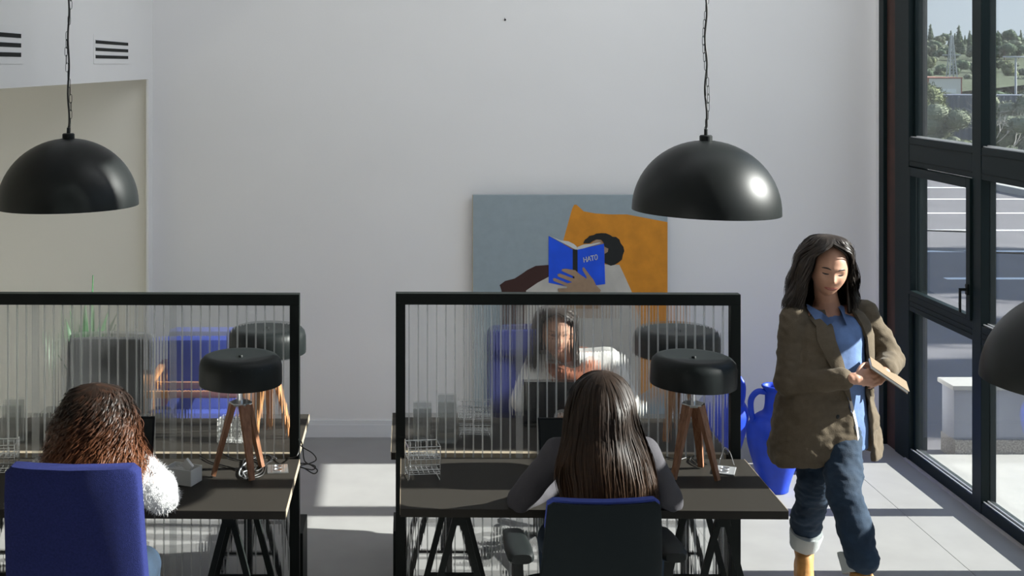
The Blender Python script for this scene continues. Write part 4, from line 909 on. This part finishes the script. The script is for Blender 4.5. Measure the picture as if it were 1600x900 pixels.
for sd_ in (-1, 1):
    b = B(); rows = []
    for (py, cx, ax, ay, dl, dr, dy) in prof[3:]:
        e = dl if sd_ < 0 else dr; q = (610-py)/130; wd = .012+.062*max(0, math.sin(min(1, q*1.25)*PI*.62))
        if py < 485: wd = .035
        row = [front(ax, ay, cx, py, dy, e+(-sd_)*0.004, .010), front(ax, ay, cx, py, dy, e+sd_*wd*.5, .022), front(ax, ay, cx, py, dy, e+sd_*wd, .016)]
        rows.append(row)
    loft(b, rows, False, False); bmesh.ops.solidify(b, geom=b.faces[:], thickness=.006); obj('lapel', b, 'blazer', bz, True, 80)
b = B(); rows = []
for (py, cx, ax, ay, dl, dr, dy) in prof[:4]: rows.append([front(ax, ay, cx, py, dy, dl-.002, .004), front(ax, ay, cx, py, dy, dl+.022, -.012)])
loft(b, rows, False, False); bmesh.ops.solidify(b, geom=b.faces[:], thickness=.004); tag(obj('facing', b, 'lining', bz, False), 'pale turned edge of the blazer front')
b = B(); ball(b, V(prof and (S(1266, 634, 0).x, S(1266, 634, 0).y-.165, S(1266, 634, 0).z)), .010, .004, .010, seg=12); obj('button', b, 'blackpl', bz)
nb = thing('notebook', 'tan notebook held in the walking person\'s hands', 'notebook', tuple(W(1388, 586, DS-.16)), 0); nb.rotation_euler = (math.radians(8), math.radians(34), math.radians(-12))
obj('cover', bx(-.095, .095, -.065, .065, -.008, -.005, .001), 'notebook', nb, False); obj('pages', bx(-.092, .092, -.062, .062, -.005, .005), 'paper', nb, False); obj('cover', bx(-.095, .095, -.065, .065, .005, .008, .001), 'notebook', nb, False)

# ================================================================== OUTSIDE
struct('ground', bx(3.5, 12.6, -6, 60, -.30, -.10), 'asphalt', 'grey asphalt car park outside the windows')
struct('pavement', bx(3.40, 4.35, -6, 8.40, -.2, -.06, .005), 'concrete', 'pale concrete strip along the outside of the windows')
g = B(); N = 70
def terr(x, y):
    d = math.hypot(x, y); h = -.22
    h -= 2.3*min(1, max(0, (d-42)/60)); 
    q = max(0, (d-150)/280); h += 11.5*min(1, q)**1.2 if q else 0
    return h+noise.noise(Vector((x*.02, y*.02, 0)))*(.02*max(0, d-35)/4 if d < 200 else 1.0)
gx = [12.7+((i/N)**1.8)*600 for i in range(N+1)]; gy = [-60+j/N*660 for j in range(N+1)]
vv = [[g.verts.new((x, y, terr(x, y) if x > 13 else -.20)) for x in gx] for y in gy]
for j in range(N):
    for i in range(N): g.faces.new((vv[j][i], vv[j][i+1], vv[j+1][i+1], vv[j+1][i]))
struct('ground_hillside', g, 'soil', 'dry grassy ground rising to the wooded hill', True)
gxx = B(); vq = [gxx.verts.new(p) for p in ((-80, 60, -.25), (13, 60, -.25), (400, 600, 3), (-80, 600, 3))]; gxx.faces.new(vq); struct('ground_far', gxx, 'soil', 'far ground')
kb = thing('kerb', 'pale kerb running along the far side of the car park', 'kerb', (12.7, 0, -.1))
src = None
for k in range(22):
    if src is None: src = obj('kerb_stone', bx(-.12, .12, -.99, .99, -.05, .13, .015), 'concrete', kb, False); o = src
    else: o = src.copy(); COL.objects.link(o); o.parent = kb
    o.location = (0, 8+k*2.0, 0)
ln0 = None
for k, D in enumerate((30.2, 27.9, 25.6, 23.3, 21.0, 18.75, 16.5)):
    y = D-2.0
    if ln0 is None: ln0 = obj('parking_line', bx(-2.6, 2.6, -.06, .06, 0, .004), 'paint', None, False); o = ln0
    else: o = ln0.copy(); COL.objects.link(o)
    o.location = (10.0 if k < 5 else 9.4, y+1.0, -.10)
    tag(o, 'white painted bay line crossing the car park', 'parking line', 'white bay lines of the car park')
for k, (px, py) in enumerate(((1448, 362), (1560, 397))):
    D = 2.6*2000/(py-100); b = B(); x_ = (px-600)/2000*D
    f_ = [b.verts.new(q) for q in ((-.9, .35, 0), (.55, -.10, 0), (.75, .05, 0), (.4, .12, 0))]; b.faces.new(f_); bmesh.ops.solidify(b, geom=b.faces[:], thickness=.004)
    o = obj('road_marking', b, 'paint', None, False); o.location = (x_, D, -.094); tag(o, ['white tapered mark on the asphalt seen through the first window', 'white tapered mark on the asphalt seen through the second window'][k], 'road marking')
b = B(); box(b, 3.75, 9.5, 8.40, 8.62, -.1, .10); pw = thing('low_wall', 'low grey wall with a pebbled foot just outside the windows', 'low wall', (3.75, 8.5, -.1))
obj('pebbled_foot', bx(0, 5.7, -.10, .12, 0, .13), 'gravelw', pw, False); obj('rendered_upper', bx(0, 5.7, -.08, .10, .13, .46), 'render', pw, False); obj('coping', bx(-.02, 5.72, -.11, .13, .46, .49, .004), 'concrete', pw, False); b.free()
for k in range(2):
    o = obj('ground_line', bx(-.03, .03, -4, 4, 0, .004), 'paint', None, False); o.location = (4.75+.35*k, 4.2, -.10); tag(o, ['white line on the ground beside the concrete strip', 'second white line further from the concrete strip'][k], 'ground line')

def leafcloud(name, blobs, n, size, m, parent, seed=1, core=True):
    r = random.Random(seed); b = B(); tot = sum(q[3]*q[4] for q in blobs)
    for (cx, cy, cz, rx, rz) in blobs:
        k = int(n*rx*rz/tot)
        for _ in range(k):
            a = r.uniform(0, 2*PI); z = r.uniform(-1, 1); q = math.sqrt(1-z*z); rad = r.uniform(.75, 1.06)
            p = Vector((cx+rx*q*math.cos(a)*rad, cy+rx*q*math.sin(a)*rad, cz+rz*z*rad)); s = size*r.uniform(.6, 1.3)
            u = Vector((r.gauss(0, 1), r.gauss(0, 1), r.gauss(0, .7))).normalized()*s; v = Vector((r.gauss(0, 1), r.gauss(0, 1), r.gauss(0, 1))).normalized()*s*.5
            b.faces.new([b.verts.new(p-u), b.verts.new(p+v), b.verts.new(p+u)])
        if core: ball(b, (cx, cy, cz), rx*.86, rx*.86, rz*.86, seg=12)
    return tag(obj(name, b, m, parent, False), kind='stuff')
def tree(label, x, y, h, rad, m, seed, n=2500, leaf=.07, group=None, name='tree', low=False):
    t = thing(name, label, 'tree' if name == 'tree' else 'shrub', (x, y, terr(x, y)), 0, group); r = random.Random(seed); bl = []
    for k in range(9): a = r.uniform(0, 2*PI); q = r.uniform(.1, .62)*rad; zz = r.uniform(.3 if low else .42, .82)*h; bl.append((q*math.cos(a), q*math.sin(a), zz, rad*r.uniform(.35, .55), h*r.uniform(.15, .22)))
    leafcloud('foliage', bl, n, leaf, m, t, seed)
    b = B(); tube(b, [(0, 0, -.3), (.03*h, 0, h*.3), (0, .02*h, h*.7)], [.04*h, .03*h, .015*h], 8); obj('trunk', b, 'bark', t); return t
def bare(label, x, y, h, seed, group=None):
    t = thing('bare_shrub', label, 'shrub', (x, y, terr(x, y)), 0, group); r = random.Random(seed); b = B()
    def br(p, d, L, rr, dep):
        e = p+d*L; tube(b, [p, (p+e)/2+Vector((r.gauss(0, .04), r.gauss(0, .04), 0))*L, e], [rr, rr*.8, rr*.55], 4, False)
        if dep: 
            for _ in range(3): br(e, (d+Vector((r.gauss(0, .45), r.gauss(0, .45), r.gauss(.1, .25)))).normalized(), L*r.uniform(.55, .85), rr*.6, dep-1)
    for _ in range(4): br(Vector((r.uniform(-.2, .2), r.uniform(-.2, .2), -.1)), Vector((r.gauss(0, .3), r.gauss(0, .3), 1)).normalized(), h*.34, h*.012, 4)
    tag(obj('branches', b, 'twig', t, False), kind='stuff'); return t
def at(px, D): return ((px-600)/2000*D, D)
x, y = at(1434, 36); tree('olive tree left of the grey container, first window', x, y, 2.35, .95, M['leaf1'], 3, 5000, .07, low=True)
x, y = at(1470, 34); tree('pale olive bush in front of the grey container', x, y, 1.75, .75, M['leaf2'], 4, 3500, .06, low=True)
x, y = at(1490, 33.5); tree('clipped round bush below the grey container', x, y, .85, .45, M['leaf2'], 5, 1500, .04, name='bush', low=True)
x, y = at(1508, 33); tree('small clipped bush against the first mullion', x, y, .80, .40, M['leaf1'], 6, 1500, .04, name='bush', low=True)
x, y = at(1556, 34); bare('bare grey shrub with pale twigs in the second window', x, y, 2.0, 8)
x, y = at(1592, 36); tree('grey green bush at the right edge, second window', x, y, 2.0, .95, M['leaf2'], 9, 3500, .07, low=True)
x, y = at(1625, 33); tree('bush outside the frame right of the second window', x, y, 1.6, .9, M['leaf2'], 19, 2000, .07, low=True)
x, y = at(1560, 44); tree('rounded bush behind the bare shrub', x, y, 1.9, 1.2, M['leaf2'], 10, 2500, .07, low=True)
for k in range(12):
    D = 29+rnd.uniform(0, 4); px = 1400+k*22; x, y = at(px, D); x = max(x, 13.3)
    b = B(); ball(b, (0, 0, .05), rnd.uniform(.15, .35), rnd.uniform(.15, .3), rnd.uniform(.10, .2), seg=10); me = bpy.data.meshes.new('r'); b.to_mesh(me); b.free(); wrinkle(me, .12, 4, k)
    o = obj('boulder', me, 'concrete', None, False); o.location = (x, y, terr(x, y)); tag(o, 'pale rough boulder beyond the car park kerb', 'boulder', 'boulders beyond the kerb')
# container and building
x, y = at(1461, 60); c_ = thing('shipping_container', 'grey blue ribbed container behind the olive tree', 'container', (x, 60, -1.2), -.25)
b = B(); n = 22; pts_ = []
for k in range(n*4): q = k/(n*4-1); pts_.append((q*6.0, 0 if (k//2) % 2 else .05))
loft(b, [[Vector((px_, py_, z)) for px_, py_ in pts_] for z in (0, 2.2)], False, False); obj('ribbed_side', b, 'container', c_, False)
obj('body', bx(0, 6.0, .06, 2.4, 0, 2.25), 'container', c_, False)
x, y = at(1452, 110); c_ = thing('warehouse', 'white warehouse with a brick red left end, beyond the container', 'building', (x, 110, -3))
obj('wall', bx(0, 2.75, 0, 8, 0, 4.25), 'whitewall', c_, False); obj('side_wall', bx(-2.3, 0, .1, 8, 0, 4.25), 'redwall', c_, False)
obj('roof_edge', bx(-2.35, 2.85, -.05, 8, 4.25, 4.36), 'redwall', c_, False); obj('corner_strip', bx(2.72, 2.80, -.05, 0, 0, 4.25), 'redwall', c_, False)
obj('shutter', bx(.2, 1.45, -.06, 0, 0, 3.35), 'paint', c_, False); obj('shutter', bx(1.5, 2.3, -.06, 0, 0, 3.35), 'paint', c_, False); obj('window', bx(-1.1, -.8, .03, .1, 3.3, 3.9), 'container', c_, False)
x, y = at(1560, 90); c_ = thing('parked_van', 'white van roof showing beyond the bushes in the second window', 'van', (x, 90, terr(x, y))); obj('body', bx(-1, 1.9, 0, 1.8, .3, 2.5, .2), 'paint', c_); obj('window', bx(-.6, 1.4, -.02, .02, 1.5, 2.1, .01), 'screen', c_, False)
for k_, xx_ in enumerate((-.5, 1.3)): b = B(); tube(b, [(xx_, -.05, .3), (xx_, .2, .3)], .32, 16); obj('wheel', b, 'blackpl', c_)
# lattice pylon and lamp post
x, y = at(1487, 150); z0 = terr(x, y); H = 2.5+45/2000*150-z0; t = thing('lattice_mast', 'tall lattice mast against the sky above the warehouse', 'mast', (x, y, z0))
for sx, sy in ((-1, -1), (1, -1), (1, 1), (-1, 1)): b = B(); bar(b, (sx*.7, sy*.7, 0), (sx*.08, sy*.08, H), .10, .10); obj('leg', b, 'galv', t, False)
b = B()
for k in range(12):
    q0, q1 = k/12, (k+1)/12; w0, w1 = .7-.62*q0, .7-.62*q1
    for s in (-1, 1): bar(b, (-w0*s, -w0, H*q0), (w1*s, -w1, H*q1), .05, .05); bar(b, (-w0*s, w0, H*q0), (w1*s, w1, H*q1), .05, .05)
tag(obj('lattice', b, 'galv', t, False), kind='stuff'); b = B(); bar(b, (-1.1, 0, H*.72), (1.1, 0, H*.72), .12, .12, up=Vector((0, 1, 0))); obj('crossarm', b, 'galv', t, False)
x, y = at(1587, 62); z0 = terr(x, y); t = thing('street_lamp', 'grey street lamp with a flat head, second window', 'street lamp', (x, y, z0)); H = 2.5+10/2000*62-z0
b = B(); tube(b, [(0, 0, 0), (0, 0, H)], [.07, .045], 10); obj('pole', b, 'galv', t); obj('lamp_head', bx(-.55, .55, -.2, .2, H, H+.07, .02), 'galv', t)
# hillside trees
protos = []
for k in range(5):
    pine = k >= 3; h = 7 if pine else 5.5
    t = thing('hill_tree', 'x', 'tree', (0, 0, 0), 0); r = random.Random(k+50)
    if pine: bl = [(r.uniform(-.2, .2), 0, h*(.2+.15*j), 1.5*(1-j*.16), h*.13) for j in range(6)]
    else: bl = [(r.uniform(-1.6, 1.6), r.uniform(-1.6, 1.6), h*r.uniform(.3, .75), r.uniform(1.0, 1.7), h*r.uniform(.16, .24)) for j in range(7)]
    leafcloud('foliage', bl, 1100, .34, [M['leaf2'], M['leaf1'], M['leaf3'], M['leaf3'], M['leaf3']][k], t, k)
    b = B(); tube(b, [(0, 0, -.5), (0, 0, h*.6)], [.2, .1], 6); obj('trunk', b, 'bark', t); protos.append(t)
r = random.Random(21); used = set(); n = 0
spots = []
for D in (95, 120, 150, 180, 210, 240, 280, 320, 360, 400, 430):
    m_ = int(16+D/22)
    for k in range(m_):
        s_ = .37+.22*(k+r.uniform(-.4, .4))/m_; spots.append((s_*D, D+r.uniform(-8, 8), D))
for (x, y, D) in spots:
    if D < 150 and .40 < x/y < .455: continue
    far = D > 390; i = r.choice((3, 4, 2, 3) if far else (0, 1, 2, 0) if D < 250 else (0, 2, 2, 3))
    o = protos[i] if i not in used else copy_tree(protos[i]); used.add(i)
    sc = r.uniform(.5, .95)*(.72 if far else .95 if D > 250 else .66); o.location = (x, y, terr(x, y)-.3); o.scale = (sc, sc, sc*r.uniform(.85, 1.15)); o.rotation_euler = (0, 0, r.uniform(0, 6.28))
    tag(o, 'dark tree on the skyline of the wooded hill' if far else 'grey green tree on the lower wooded slope' if D < 250 else 'tree on the upper wooded slope, below the skyline', 'tree', 'trees on the skyline' if far else 'trees on the lower slope' if D < 250 else 'trees on the upper slope'); n += 1
for p_ in protos:
    if protos.index(p_) not in used:
        for c_ in list(p_.children): bpy.data.objects.remove(c_)
        bpy.data.objects.remove(p_)
# trees right of the car park whose shade falls on the asphalt
for k in range(4):
    tree('dense roadside tree out of frame that shades the asphalt', 17.5, 10.0+k*2.35, 8.0+.3*(k % 2), 1.5, M['leaf1'], 70+k, 3500, .14, 'roadside trees out of frame', low=True)
